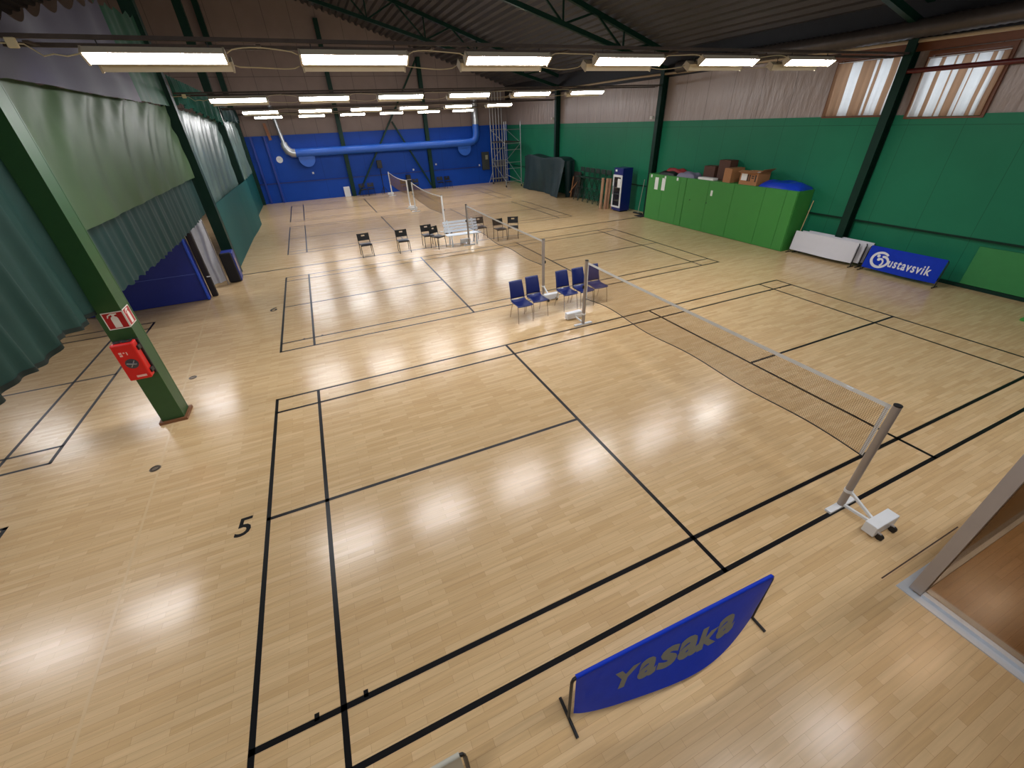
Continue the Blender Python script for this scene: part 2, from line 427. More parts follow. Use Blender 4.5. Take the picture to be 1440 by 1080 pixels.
XS = [.22, 2.71, 5.22, 7.74, 10.3, 12.81]
ROWS = [(6.55, 7.0, 5.09, 'nearest row'), (15.85, 16.3, 5.07, 'second row'), (25.15, 25.6, 5.02, 'third row'), (32.0, None, 4.96, 'farthest row')]
usedA = usedB = False
for (ya, yb, z, nm) in ROWS:
    for i, x in enumerate(XS):
        la = 'lit tube lamp facing the camera, %s in the %s' % (ORD[i], nm)
        if not usedA:
            protoA['label'] = la; protoA.location = (x, ya, z); usedA = True
        else: dup(protoA, (x, ya, z), 0, la)
        if yb:
            lb = 'tube lamp showing its cream back, %s in the %s' % (ORD[i], nm)
            if not usedB:
                protoB['label'] = lb; protoB.location = (x+.02, yb, z-.05); usedB = True
            else: dup(protoB, (x+.02, yb, z-.05), 0, lb)
for i, x in enumerate(XS):
    dup(protoB, (x, -1.2, 5.04), 0, 'tube lamp above the lobby turned to the hall, %s' % ORD[i])
for j, (y, nm) in enumerate(((-2.7, 'nearest'), (6.6, 'second'), (15.9, 'third'), (25.2, 'farthest'))):
    for i, x in enumerate((-3.9, -6.1, -9.3, -12.6)):
        dup(protoA if j in (1, 2) else protoB, (x, y, 5.03), 0, 'side hall lamp behind the curtains, %s from the pillars, %s row' % (['first', 'second', 'third', 'fourth'][i], nm))
CABLE = mat('cream_cable', (196, 184, 150), .5)
RAILM = mat('dusty_dark_rail', (74, 66, 62), .6, var=.3, spec=.2)
for (ya, yb, z, nm) in ROWS+[(-1.45, -1.2, 5.09, 'row above the lobby')]:
    t = thing('lamp_rail', 'dark steel rails carrying the lamps of the %s' % nm, 'rail', (-1.40, ya, z), 0, 'lamp rails across the hall')
    yy = (yb or ya+.3)-ya
    for o, h in ((.05, .21), (yy-.05, .17)):
        MB().span((0, o-.03, h-.022), (17.95, o+.03, h+.022)).build('rail', RAILM, t)
    for k in range(8):
        MB().span((.3+2.5*k, .08, .155), (.36+2.5*k, yy-.08, .175)).build('cross_tie', RAILM, t)
    if nm.startswith('row above'): continue
    N5 = ['first and second', 'second and third', 'third and fourth', 'fourth and fifth', 'fifth and sixth']
    for i in range(5):
        a, b = XS[i]+.80, XS[i+1]-.80
        for (dy, zz, sg, wh) in (((-.02, .06, .055, 'upper'), (yy, -.02, -.045, 'lower')) if yb else ((-.02, .06, .05, 'upper'),)):
            pts = []
            for k in range(13):
                u = k/12; s_ = sin(PI*u)**.35 if 0 < u < 1 else 0
                pts.append((a+(b-a)*u, dy, zz+sg*s_+.012*sin(5*u+i)))
            o_ = MB().tube(pts, .008, 6).build('power_cord', CABLE, None, True, loc=(0, ya, z))
            tag(o_, '%s cream cable between the %s lamps of the %s' % (wh, N5[i], nm), 'cable', 'cables looping between the lamps')
    if ya < 20:
        t = thing('power_cord', 'cream cable with square box left of the first lamp of the %s' % nm, 'cable', (0, ya, z), 0, 'cables looping between the lamps')
        pts = [(-1.44, -.06, .12), (-1.3, -.06, .13), (-1.05, -.06, .12), (-.92, -.06, .01), (-.82, -.06, .03), (-.7, -.06, .01), (-.58, -.02, .04)]
        MB().tube(pts, .008, 6).build('cord', CABLE, t, True)
        MB().box((-1.15, -.07, .13), (.10, .05, .10), bev=.01).build('junction_box', mat('cream_box', (214, 200, 160), .5), t)

# ------------------------------------------------------------------ windows
SKYP = glass_mat('window_glass', (235, 242, 250), .95)
BRW = mat('brown_window_wood', (112, 66, 40), .5, var=.25, stretch=(1, 1, 6))
CURT = mat('brown_striped_window_curtain', (168, 128, 96), .8, var=.35, vscale=1, trans=.6, stretch=(1, 9, .3))
CURTW = mat('white_sheer_curtain', (228, 218, 206), .8, var=.1, trans=.75)
def window(n, W, lab, seed):
    y0, y1, z0, z1 = W
    m = MB(); f = .07; X0, X1 = RX+.10, RX+.17
    m.span((X0, y0, z0), (X1, y0+f, z1)); m.span((X0, y1-f, z0), (X1, y1, z1)); m.span((X0, y0+f, z0), (X1, y1-f, z0+f)); m.span((X0, y0+f, z1-f), (X1, y1-f, z1))
    m.span((X0, (y0+y1)/2-.03, z0+f), (X1, (y0+y1)/2+.03, z1-f))
    o = struct(m.build('window_%d' % n, BRW), lab)
    MB().span((RX+.13, y0+f, z0+f), (RX+.14, y1-f, z1-f)).build('pane', SKYP, o)
    # wooden reveal standing proud of the sheeting
    m = MB(); r = .09
    m.span((RX-.03, y1, z0-.02), (RX+.04, y1+r, z1+r)); m.span((RX-.03, y0-r, z0-.02), (RX+.04, y0, z1+r)); m.span((RX-.03, y0, z1), (RX+.04, y1, z1+r)); m.span((RX-.03, y0-r, z0-.06), (RX+.06, y1+r, z0-.02))
    m.build('window_trim', BRW, o)
    t = thing('window_curtain', 'brown and white striped curtain in the %s window' % ('left' if n == 1 else 'right'), 'curtain', (RX-.045, (y0+y1)/2, z1-.05))
    hw = (y1-y0)/2+.03; h = z1-z0-.06
    m = MB().tube([(-.02, -hw, 0), (-.02, hw, 0)], .01, 8); m.build('curtain_rail', WHITEM, t, True)
    rnd = random.Random(seed); ph = [rnd.uniform(0, 6) for _ in range(4)]
    edges = []
    seq = {1: 'b.24 w.15 b.20 w.04 b.05 w.14 b.10 w.03 b.05', 2: 'b.03 w.16 b.05 w.13 b.03 w.07 b.12 w.04 b.02 w.16 b.05 w.07 b.07'}[n].split()
    tot = sum(float(q[1:]) for q in seq); y = hw
    for q in seq:
        b = y; a = y-2*hw*float(q[1:])/tot; y = a
        def fn(u, v):
            yy = a+(b-a)*u; x = -.03+.028*sin(2*PI*(yy/.2)+ph[0]+.5*sin(3*v+ph[1]))*(.5+.5*v)-.01*v
            return (x, yy*(1+.012*sin(6*v)), -.02-h*v)
        wide = q[0] == 'w'
        MB().grid(fn, 6, 14).build('panel', CURTW if wide else CURT, t, True, **({'label': 'white strip'} if wide else {'label': 'brown strip'}))
window(1, W1, 'curtained window left of the wall column', 3)
window(2, W2, 'curtained window right of the wall column', 8)
struct(MB().span((RX-.04, 3.2, 5.33), (RX+.04, 9.3, 5.52)).build('trim_4', BRW), 'brown timber lintel above the windows')
t = thing('red_pipe', 'dark red pipe crossing in front of the right window', 'pipe', (16.62, 0, 4.92))
MB().tube([(0, -6, 0), (0, 6.55, 0)], .055, 12).build('pipe', mat('dark_red_pipe_paint', (88, 26, 26), .4), t, True)
t = thing('eaves_pipe', 'cream pipe running under the eaves of the right wall', 'pipe', (16.66, 0, 5.5))
MB().tube([(0, -6, -.02), (0, 2, .0), (0, 6, .04), (0, 12, .10), (0, 18, .2), (0, 33.3, .22)], .045, 10).build('pipe', mat('cream_pipe', (172, 152, 122), .5), t, True)
t = thing('ventilation_duct', 'dark ribbed flexible duct under the eaves above the windows', 'duct', (16.35, 0, 5.78))
pts = []; rr = []
for k in range(260):
    y = -6+k*.08; pts.append((0, y, .02*sin(y*.6))); rr.append(.185+(.014 if k % 2 else 0))
MB().tube(pts, rr, 16).build('duct', mat('dark_grey_foil', (74, 68, 66), .42, metal=.3, var=.3), t, True)

# ------------------------------------------------------------------ end wall fittings
DUCTB = mat('blue_duct_paint', (38, 92, 186), .4, var=.06)
GALV = mat('galvanised_duct', (190, 192, 196), .3, metal=.7, var=.1)
t = thing('air_duct', 'blue air duct running across the end wall', 'duct', (7.5, 33.05, 0))
o = lambda x, z: (x-7.5, 0, z)
MB().tube([o(1.15, 2.95), o(13.4, 2.95), o(13.75, 3.0), o(13.98, 3.2), o(14.05, 3.5), o(14.05, 4.1)], .25, 20).build('main_pipe', DUCTB, t, True)
MB().tube([o(14.05, 4.1), o(14.05, 5.6)], .235, 20).build('riser', GALV, t, True, label='bare metal riser')
MB().tube([o(1.15, 2.95), o(.95, 2.97), o(.75, 3.1), o(.62, 3.35), o(.60, 3.6)], [.26, .26, .26, .24, .2], 20).build('elbow', GALV, t, True, label='bare metal elbow')
MB().tube([o(.60, 3.6), o(.40, 5.6)], .12, 16).build('riser', GALV, t, True, label='thin bare metal riser')
for x in (1.75, 13.0):
    MB().disc(o(x, 2.62), .52, (0, -1, 0), .10, 32).build('outlet', DUCTB, t, True)
t = thing('wall_clock', 'round white clock on the blue wall below the duct elbow', 'clock', (.05, 33.49, 2.62))
MB().disc((0, 0, 0), .2, (0, -1, 0), .04, 28).build('face', WHITEM, t, True)
m = MB().bar((0, -.045, 0), (.05, -.045, .1), .016, .006); m.bar((0, -.045, 0), (-.09, -.045, .09), .012, .006); m.build('hands', BLACK, t)
t = thing('wall_switchboard', 'grey electrical box on the blue wall beside the scaffold', 'electrical box', (14.8, 33.36, 1.0))
MB().box((0, 0, .6), (.6, .15, 1.25), bev=.01).build('cabinet', mat('dark_grey_steel', (62, 66, 66), .5, metal=.3), t)
MB().box((.08, -.085, .85), (.2, .02, .3)).build('meter', mat('yellowish_glass', (150, 146, 120), .3), t)
for x, z, lab in ((1.9, 1.68, 'small white wall socket left of the left end wall column'), (8.95, 1.38, 'small white wall socket between the two diagonal braces'), (10.75, 1.62, 'small white wall socket right of the right end wall column'), (14.3, 1.32, 'small white wall socket below the electrical box')):
    o_ = MB().box((x, 33.485, z), (.12, .03, .12), bev=.01).build('wall_socket', WHITEM); tag(o_, lab, 'socket')
for x in (-1.25, -.45):
    o_ = MB().span((x-.06, 33.3, 0), (x+.06, 33.44, 4.0)).build('corner_post', mat('blue_post', (22, 56, 150), .45))
    tag(o_, 'blue upright batten on the end wall, %s of the two by the left corner' % ('left' if x < -1 else 'right'), 'batten')
o_ = MB().bar((-.22, 33.47, 4.7), (-.12, 33.4, 3.75), .16, .05).build('wood_batten', mat('raw_pine', (150, 100, 70), .6)); tag(o_, 'short raw wooden board hanging at the top left of the blue wall', 'board')
o_ = MB().box((3.85, 33.28, .33), (.42, .06, .66), Matrix.Rotation(.03, 3, 'X'), bev=.008).build('white_board', WHITEM); tag(o_, 'small white board standing against the blue end wall', 'board')

# ------------------------------------------------------------------ chairs
NAVY = mat('navy_lacquered_seat_shell', (13, 30, 92), .34, var=.1, coat=.1)
def blue_chair(label, loc, rz):
    t = thing('stacking_chair', label, 'chair', loc, rz)
    def seat(u, v):
        x = (-.5+u)*(.41-.03*v); y = -.25+.44*v
        z = .45-.022*max(0, (.15-v)/.15)**2*1.2-.012*sin(PI*v)+.03*max(0, v-.85)/.15+.012*(2*u-1)**2
        return (x, y, z)
    o = MB().grid(seat, 8, 12).build('seat', NAVY, t, True)
    md = o.modifiers.new('s', 'SOLIDIFY'); md.thickness = .013
    def back(u, v):
        x = (-.5+u)*(.385-.03*v); z = .50+.41*v; y = .195+.085*v+.03*v*v+.018*(1-(2*u-1)**2)
        return (x, y, z)
    o = MB().grid(back, 8, 10).build('backrest', NAVY, t, True)
    md = o.modifiers.new('s', 'SOLIDIFY'); md.thickness = .012
    for sx in (-1, 1):
        MB().tube([(sx*.185, -.2, .435), (sx*.195, -.235, .2), (sx*.2, -.25, 0)], .0105, 8).build('leg', CHROME, t, True)
        MB().tube([(sx*.185, .10, .435), (sx*.195, .19, .2), (sx*.2, .25, 0)], .0105, 8).build('leg', CHROME, t, True)
        MB().tube([(sx*.185, -.2, .435), (sx*.185, .19, .437), (sx*.175, .225, .52), (sx*.165, .265, .72)], .0105, 8).build('side_rail', CHROME, t, True)
    MB().tube([(-.185, -.05, .428), (.185, -.05, .428)], .009, 8).build('cross_rail', CHROME, t, True)
    return t
BL = ['navy blue chair left of the second net post', 'navy blue chair directly in front of the second net post weight', 'navy blue chair left of the nearest far net post', 'navy blue chair half hidden by the nearest far net post', 'navy blue chair at the right end of the five']
bc = blue_chair(BL[0]+', outermost of the pair', (5.62, 7.2, 0), .02)
BLP = [(6.10, 7.30, -.02), (6.98, 7.32, 0), (7.46, 7.30, .02), (7.94, 7.36, -.06)]
for (x, y, r), l in zip(BLP, BL[1:]): dup(bc, (x, y, 0), r, l)

BSEAT = mat('black_seat_pad', (34, 34, 38), .38, var=.1)
BBACK = mat('black_backrest', (16, 16, 18), .55)
def black_chair(label, loc, rz):
    t = thing('folding_chair', label, 'chair', loc, rz)
    MB().box((0, -.03, .445), (.42, .41, .03), bev=.012).build('seat', BSEAT, t)
    Rm = Matrix.Rotation(-.16, 3, 'X'); c = Vector((0, .215, .69))
    m = MB()   # backrest with the grip slot left open
    for dx, dz, w_, h_ in ((0, -.07, .45, .15), (0, .085, .45, .05), (-.145, .033, .16, .055), (.145, .033, .16, .055)):
        m.box(c+Rm @ Vector((dx, 0, dz)), (w_, .022, h_), Rm)
    m.build('backrest', BBACK, t)
    for sx in (-1, 1):
        MB().tube([(sx*.205, -.2, .43), (sx*.215, -.235, 0)], .0115, 8).build('leg', BLACK, t, True)
        MB().tube([(sx*.212, .255, .80), (sx*.212, .17, .44), (sx*.215, .215, 0)], .0115, 8).build('leg', BLACK, t, True)
    MB().tube([(-.21, -.2, .42), (.21, -.2, .42)], .01, 8).build('cross_rail', BLACK, t, True)
    return t
bk = black_chair('black chair standing alone, leftmost in the row behind the second court', (2.93, 15.62, 0), .06)
BK = [(4.34, 15.42, -.02, 'black chair standing alone, second from left behind the second court'),
      (5.43, 15.75, .02, 'black chair half hidden behind the turned black chair left of the bench'),
      (5.70, 15.28, .5, 'black chair turned aslant just left of the white bench'),
      (7.78, 15.92, .0, 'black chair peeking out behind the right end of the white bench'),
      (8.36, 15.12, .04, 'black chair right of the white bench, nearer to the bench'),
      (8.98, 15.16, -.42, 'black chair right of the white bench, turned and farthest from it')]
for x, y, r, l in BK: dup(bk, (x, y, 0), r, l)
for x, y, r, l in ((4.95, 32.75, .3, 'dark chair against the blue wall right of the left column'), (5.5, 32.8, -.1, 'dark chair against the blue wall, second right of the left column'),
                   (7.95, 32.7, .2, 'dark chair behind the farthest net, left one of the two'), (8.8, 32.75, -.2, 'dark chair behind the farthest net, right one of the two'),
                   (10.75, 32.75, 0, 'dark chair at the foot of the right end wall column'), (11.35, 32.7, .15, 'dark chair just right of the right end wall column foot')):
    dup(bk, (x, y, 0), r, l)
t = thing('loudspeaker', 'black loudspeaker on a pole behind the farthest net', 'speaker', (6.42, 32.9, 0))
MB().box((0, 0, 1.95), (.34, .3, .5), bev=.02).build('cabinet', BLACK, t)
MB().tube([(0, 0, 0), (0, 0, 1.7)], .03, 10).build('pole', BLACK, t, True)
for a in (0, 2.1, 4.2): MB().tube([(0, 0, .5), (.4*cos(a), .4*sin(a), 0.01)], .014, 8).build('leg', BLACK, t, True)
t = thing('equipment_trunk', 'dark trunk standing on end between the chairs behind the farthest net', 'trunk', (8.38, 33.05, 0))
MB().box((0, 0, .55), (.32, .4, 1.1), bev=.02).build('body', BLACK, t); MB().box((0, -.205, .8), (.33, .02, .04)).build('lid_strip', GREYAL, t)

# ------------------------------------------------------------------ bench
t = thing('slatted_bench', 'white slatted bench between the black chairs', 'bench', (6.76, 15.28, 0), -.03)
WB_ = mat('white_bench_paint', (226, 234, 242), .4, var=.05)
for i in range(4):
    MB().box((0, .17+.045*i, .53+.105*i), (1.42, .024, .085), Matrix.Rotation(-.3, 3, 'X'), bev=.004).build('back_slat', WB_, t)
for i in range(5):
    MB().box((0, -.27+.092*i, .44-.004*i), (1.42, .078, .024), bev=.004).build('seat_slat', WB_, t)
for sx in (-.52, .52):
    MB().bar((sx, -.25, .42), (sx, .15, .40), .05, .04).build('seat_bearer', WB_, t)
    MB().bar((sx, .12, .40), (sx, .33, .92), .05, .035).build('back_bearer', WB_, t)
    MB().bar((sx, -.2, .42), (sx, -.24, 0), .05, .05).build('leg', WB_, t)
    MB().bar((sx, .1, .42), (sx, .22, 0), .05, .05).build('leg', WB_, t)

# ------------------------------------------------------------------ nets and posts
def net_post(label, loc, rz, white=False, wheels=True):
    t = thing('net_post', label, 'net post', loc, rz)
    pm = WHITEM if white else GREYAL
    MB().tube([(0, 0, .03), (0, 0, 1.55)], .040, 16).build('pole', pm, t, True)
    MB().disc((0, 0, 1.55), .041, (0, 0, 1), .012, 16).build('cap', BLACK, t, True)
    MB().box((0, 0, .0175), (.48, .075, .035), bev=.006).build('foot_bar', WHITEM, t)
    MB().disc((0, 0, .26), .046, (0, 0, 1), .04, 16).build('collar', WHITEM, t, True)
    MB().bar((0, -.02, .28), (0, -.33, .12), .03, .03).build('brace', WHITEM, t)
    MB().bar((0, -.03, .05), (0, -.33, .07), .03, .03).build('brace', WHITEM, t)
    MB().box((.03, -.40, .115), (.42, .13, .15), bev=.008).build('weight_box', WHITEM, t)
    for sx in (-.10, .15):
        f = MB().box((sx, -.475, .06), (.03, .05, .05)).build('caster', GREYAL, t)
        MB().tube([(sx-.016, -.495, .04), (sx+.016, -.495, .04)], .04, 14).build('wheel', BLACK, f, True)
    MB().box((.05, .0, .95), (.04, .03, .07)).build('cleat', BLACK, t)
    return t
NETP = [(6.68, .05, 6.79, 6.18, 0, 'nearest'), (6.86, 8.38, 6.9, 14.93, 1, 'second'), (6.75, 17.9, 6.74, 23.95, 2, 'third'), (6.72, 25.3, 6.72, 31.4, 3, 'farthest')]
pn = None
for (xa, ya, xb, yb, k, nm) in NETP:
    white = k >= 2
    net_post('%s net post with weight box at the near end of the %s net' % ('white' if white else 'grey', nm), (xa, ya, 0), 0, white)
    net_post('%s net post with weight box at the far end of the %s net' % ('white' if white else 'grey', nm), (xb, yb, 0), PI, white)
    L = yb-ya-.1; t = thing('badminton_net', 'badminton net strung over the %s court' % nm if nm != 'third' else 'badminton net with white tape behind the white bench', 'net', (xa, ya+.05, 0))
    sl = (xb-xa)/L
    sag = .015 if k < 2 else .10
    bots = {0: (.80, .05), 1: (.80, .06), 2: (.78, .08), 3: (.78, .03)}[k]
    zt = lambda u: 1.53-sag*sin(PI*u)
    zb = lambda u: bots[0]+bots[1]*(.5*sin(7*u+k)+.5*sin(17*u+2*k))*(1 if k < 2 else .3)-(.12*u**8 if k < 2 else 0)-(sag*sin(PI*u))
    P = lambda u, z, dx=0: (sl*u*L+dx, u*L, z)
    nn = 24
    MB().grid(lambda u, v: P(u, zt(u)-.05*v), nn, 1).build('top_tape', mat('white_net_tape', (222, 222, 220), .7, trans=.2), t)
    MB().tube([P(i/60, zb(i/60)) for i in range(61)], .0075 if k == 0 else .008, 6).build('bottom_cord', BLACK, t, True)
    for u in (0.004, .996):
        MB().grid(lambda a, b: P(u+(a-.5)*.007, zt(u)+(zb(u)-zt(u))*b), 1, 4).build('side_tape', mat('white_net_tape', (222, 222, 220), .7), t)
    m = MB(); r = .0015 if k == 0 else .0011
    pitch = .021 if k < 2 else .032
    if k >= 2: r = .002
    nv = int(L/pitch)
    for i in range(1, nv):
        u = i/nv; m.tube([P(u, zt(u)-.045), P(u, zb(u))], r, 3, False)
    nh = int(.70/pitch)
    for j in range(1, nh):
        v = j/nh
        m.tube([P(i/14, (zt(i/14)-.045)*(1-v)+zb(i/14)*v) for i in range(15)], r, 3, False)
    m.build('mesh', mat('brown_net_twine', (112, 86, 58), .8), t)
    if k == 0:
        m = MB().box((0, .42, 1.50), (.012, .07, .035)); m.build('maker_tag', WHITEM, t, label='white tag')

# ------------------------------------------------------------------ surround barriers
def barrier(label, loc, rz, W, H, cloth, frame, billow=.1, lean=0, foot=.3, slack=.06):
    t = thing('court_barrier', label, 'barrier', loc, rz)
    h = W/2
    MB().tube([(-h, 0, .02), (-h, lean*.9, H-.06), (-h+.012, lean, H-.02), (-h+.06, lean, H), (h-.06, lean, H), (h-.012, lean, H-.02), (h, lean*.9, H-.06), (h, 0, .02)], .013, 10).build('frame', frame, t, True)
    for sx in (-1, 1):
        MB().tube([(sx*h, -foot/2, .014), (sx*h, foot/2, .014)], .014, 10).build('foot', frame, t, True)
    def fn(u, v):
        x = -h+.025+(W-.05)*u; e = sin(PI*u)
        y = lean*(1-v)-.016-billow*e**.8*(v**1.3)-.012*sin(9*u+2*v)*v
        z = H+.012-(H-.07-slack*(1-e*.2))*v - .0
        return (x, y, z)
    c = MB().grid(fn, 48, 16).build('banner', cloth, t, True)
    def fb(u, v):     # sleeve folded over the top tube
        x = -h+.03+(W-.06)*u; a = -PI*.5+PI*v
        return (x, lean+.0175*sin(a), H+.0175*cos(a)-.0)
    MB().grid(fb, 20, 6).build('sleeve', cloth, t, True)
    return t, c, fn
YBLUE = mat('royal_blue_banner_cloth', (16, 58, 196), .5, var=.15, spec=.2, trans=.2, bump=.1, bscale=12)
t, ban, fn = barrier('blue barrier with grey lettering on the floor near the camera', (3.5, -.43, 0), -.03, 2.06, .73, YBLUE, BLACK, billow=.17, foot=.30)
cells = [('Y', .185, .270), ('a', .285, .345), ('s', .375, .465), ('a', .482, .560), ('k', .578, .675), ('a', .690, .770)]
m = MB()
for ch, u0, u1 in cells:
    me = text_mesh(ch, .3, .012, .3); a = tspan(me)
    g_ = bmesh.new(); g_.from_mesh(me)
    bmesh.ops.subdivide_edges(g_, edges=[e for e in g_.edges if e.calc_length() > .05], cuts=2)
    for v in g_.verts:
        u = u0-.012+(u1-u0+.034)*(v.co.x-a[0])/(a[1]-a[0]); q = .66-.33*(v.co.y-a[2])/(a[3]-a[2])
        d = v.co.z; p = fn(u, q); v.co = (p[0], p[1]-.003+d*.5, p[2])
    tm = bpy.data.meshes.new('t'); g_.to_mesh(tm); g_.free(); m.bm.from_mesh(tm); bpy.data.meshes.remove(tm)
m.build('lettering', mat('grey_lettering', (124, 126, 116), .6), ban, label='grey lettering')
barrier('pale barrier cut off by the bottom edge of the photo', (.45, -.45, 0), 0, 2.3, .70, mat('pale_grey_banner', (196, 194, 180), .6, trans=.15), BLACK, billow=.05, foot=.34)
# against the right wall (facing -X: local -Y -> world -X)
WBAN = mat('white_banner_cloth', (214, 214, 220), .6, var=.04, bump=.15, bscale=3)
labs = ['white blank barrier leaning by the green cabinet, front one', 'white blank barrier behind the front white one', 'white blank barrier rearmost against the green wall']
for i in range(3):
    barrier(labs[i], (16.27+.16*i, 6.83-.12*i, 0), -PI/2, 2.06, .70, WBAN, BLACK, billow=.03, lean=.06, foot=.26, slack=.03)
t, ban, fn = barrier('blue barrier with white swirl logo leaning on the right wall', (16.28, 4.58, 0), -PI/2, 1.88, .70, YBLUE, BLACK, billow=.03, lean=.10, foot=.26, slack=.02)
m = MB()
def tof(px, pz):  # banner metres (from left edge, from floor) -> position just off the cloth
    u = (px-.025)/(1.88-.05); v = (.712-pz)/(.63-.02)
    p = fn(u, v); return Vector((p[0], p[1]-.006, p[2]))
me = text_mesh('ustavsvik', .2, .0045, 0, 1.16); a = tspan(me)
m.mesh(me, Matrix.Identity(4))
for v in m.bm.verts:
    d = v.co.z
    px = .635+1.02*(v.co.x-a[0])/(a[1]-a[0]); pz = .25+.24*(v.co.y-a[2])/(a[3]-a[2])
    v.co = tof(px, pz)+Vector((0, d*.5, 0))
def stroke(pts, ws, n=0):
    L = []; R = []
    for i, (x, z) in enumerate(pts):
        j0, j1 = max(0, i-1), min(len(pts)-1, i+1)
        dx, dz = pts[j1][0]-pts[j0][0], pts[j1][1]-pts[j0][1]; l = math.hypot(dx, dz) or 1
        nx, nz = -dz/l, dx/l; w_ = ws[i] if isinstance(ws, list) else ws
        L.append(m.bm.verts.new(tof(x+nx*w_/2, z+nz*w_/2))); R.append(m.bm.verts.new(tof(x-nx*w_/2, z-nz*w_/2)))
    for i in range(len(pts)-1): m.bm.faces.new((L[i], L[i+1], R[i+1], R[i]))
cx, cz = .40, .385
def blob(x, z, r):
    c = m.bm.verts.new(tof(x, z)); ring = [m.bm.verts.new(tof(x+r*cos(2*PI*k/20), z+r*sin(2*PI*k/20))) for k in range(20)]
    for k in range(20): m.bm.faces.new((c, ring[k], ring[(k+1) % 20]))
# open ring of the G, then the stroke curling inwards, then the inner comma
A0 = [math.radians(46+7.6*k) for k in range(43)]
stroke([(cx+.215*cos(t_), cz+.195*sin(t_)) for t_ in A0], [.05+.02*sin(PI*k/42) for k in range(43)])
A1 = [(math.radians(-2+9*k), .195-.0125*k) for k in range(10)]
stroke([(cx+.01+q*cos(t_), cz+.01+q*.92*sin(t_)) for t_, q in A1], [.055+.001*k for k in range(10)])
blob(cx-.075, cz+.095, .042)
blob(cx-.035, cz+.008, .042)
stroke([(cx-.03, cz+.02), (cx+.015, cz+.03), (cx+.055, cz+.015), (cx+.083, cz-.02), (cx+.09, cz-.065), (cx+.08, cz-.11), (cx+.05, cz-.15)], [.055, .05, .046, .044, .044, .046, .05])
m.build('lettering', WHITEM, ban, label='white lettering and swirl')

# ------------------------------------------------------------------ green cabinets and what lies on them
CABG = mat('bright_green_cabinet_paint', (62, 140, 62), .38, var=.07, vscale=2)
CABD = mat('green_cabinet_carcass', (40, 98, 44), .45)
PAPER = mat('white_paper', (232, 234, 232), .7, var=.03)
def cabinet(y0, y1, doors, label, knobs=(), notices=()):
    t = thing('storage_cabinet', label, 'cabinet', (16.43, (y0+y1)/2, 0)); yc = (y0+y1)/2
    MB().span((-.345, y0-yc+.003, 0), (.40, y1-yc-.003, 1.93)).build('carcass', CABD if False else CABG, t)
    ds = []
    for a, b in doors:
        ds.append((a, b, MB().span((-.372, a-yc+.006, .02), (-.346, b-yc-.006, 1.915), bev=.003).build('door', CABG, t)))
    def own(y): return next(d for d in ds if d[0] <= y <= d[1])[2]
    for y, z in knobs:
        MB().tube([(-.37, y-yc, z), (-.40, y-yc, z)], [.012, .022], 12).build('knob', BLACK, own(y), True)
    for y, z, w_, h_ in notices:
        d = own(y)
        m = MB().span((-.376, y-yc-w_/2, z-h_/2), (-.3725, y-yc+w_/2, z+h_/2)); n_ = m.build('notice', PAPER, d, label='white paper notice')
    return t
cabinet(12.9, 15.3, ((12.92, 13.28), (13.28, 14.3), (14.3, 15.28)), 'bright green cabinet with two paper notices, farthest from the camera', (), ((14.72, 1.56, .22, .5), (14.27, 1.56, .22, .5), (15.1, 1.84, .1, .12), (14.2, 1.84, .1, .12), (13.45, 1.84, .1, .12)))
cabinet(10.5, 12.9, ((10.5, 11.7), (11.7, 12.9)), 'bright green middle cabinet with two black knobs', ((12.56, 1.13), (11.66, 1.12)), ((11.5, 1.5, .1, .2),))
cabinet(8.0, 10.5, ((8.02, 8.4), (8.4, 9.2), (9.2, 10.5)), 'bright green cabinet nearest the camera, under the blue bag')
CARD = mat('brown_cardboard', (166, 116, 76), .75, var=.1, vscale=4)
CARDD = mat('dark_brown_cardboard', (84, 54, 42), .75, var=.12)
def carton(label, x0, x1, y0, y1, h, m_, open_=False, marks=False, rz=0):
    xc, yc = (x0+x1)/2, (y0+y1)/2
    t = thing('cardboard_box', label, 'box', (xc, yc, 1.931), rz); a, b = (x1-x0)/2, (y1-y0)/2
    if not open_:
        MB().span((-a, -b, 0), (a, b, h)).build('carton', m_, t)
        MB().span((-a-.001, -.03, h-.001), (a+.001, .03, h+.002)).build('packing_tape', mat('brown_tape', (150, 104, 62), .35), t)
    else:
        m = MB(); k = .008
        m.span((-a, -b, 0), (a, b, k)); m.span((-a, -b, k), (-a+k, b, h)); m.span((a-k, -b, k), (a, b, h)); m.span((-a+k, -b, k), (a-k, -b+k, h)); m.span((-a+k, b-k, k), (a-k, b, h)); m.build('carton', m_, t)
        MB().box((-a-.08, 0, h+.02), (.17, 2*b-.02, .006), Matrix.Rotation(-.35, 3, 'Y')).build('flap', m_, t)
        MB().box((0, -b-.09, h+.05), (2*a-.02, .2, .006), Matrix.Rotation(-.6, 3, 'X')).build('flap', m_, t)
        o = MB().grid(lambda u, v: (-a+.02+(2*a-.04)*u, -b+.02+(2*b-.04)*v, h-.03+.03*sin(9*u)*sin(7*v)), 8, 8).build('contents', PAPER, t, True)
    if marks:
        MB().span((-a-.003, b-.30, .14), (-a-.001, b-.06, .36)).build('shipping_label', PAPER, t, label='white label')
        m = MB()
        for dy, w_, z0, z1 in ((b-.34, .05, .12, .34), (b-.42, .04, .12, .34), (-b+.20, .1, .28, .31), (-b+.20, .1, .22, .25), (-b+.08, .05, .12, .34)):
            m.span((-a-.0035, dy-w_/2, z0), (-a-.001, dy+w_/2, z1))
        m.build('print', BLACK, t, label='black print')
carton('plain tan carton on the green cabinets, left of the printed carton', 16.10, 16.75, 10.80, 11.14, .48, CARD)
carton('open tan carton with label and black print next to the blue bag', 16.10, 16.72, 9.66, 10.40, .42, CARD, True, True)
carton('tall dark brown carton behind the plain tan carton', 16.42, 16.82, 11.22, 11.75, .70, CARDD)
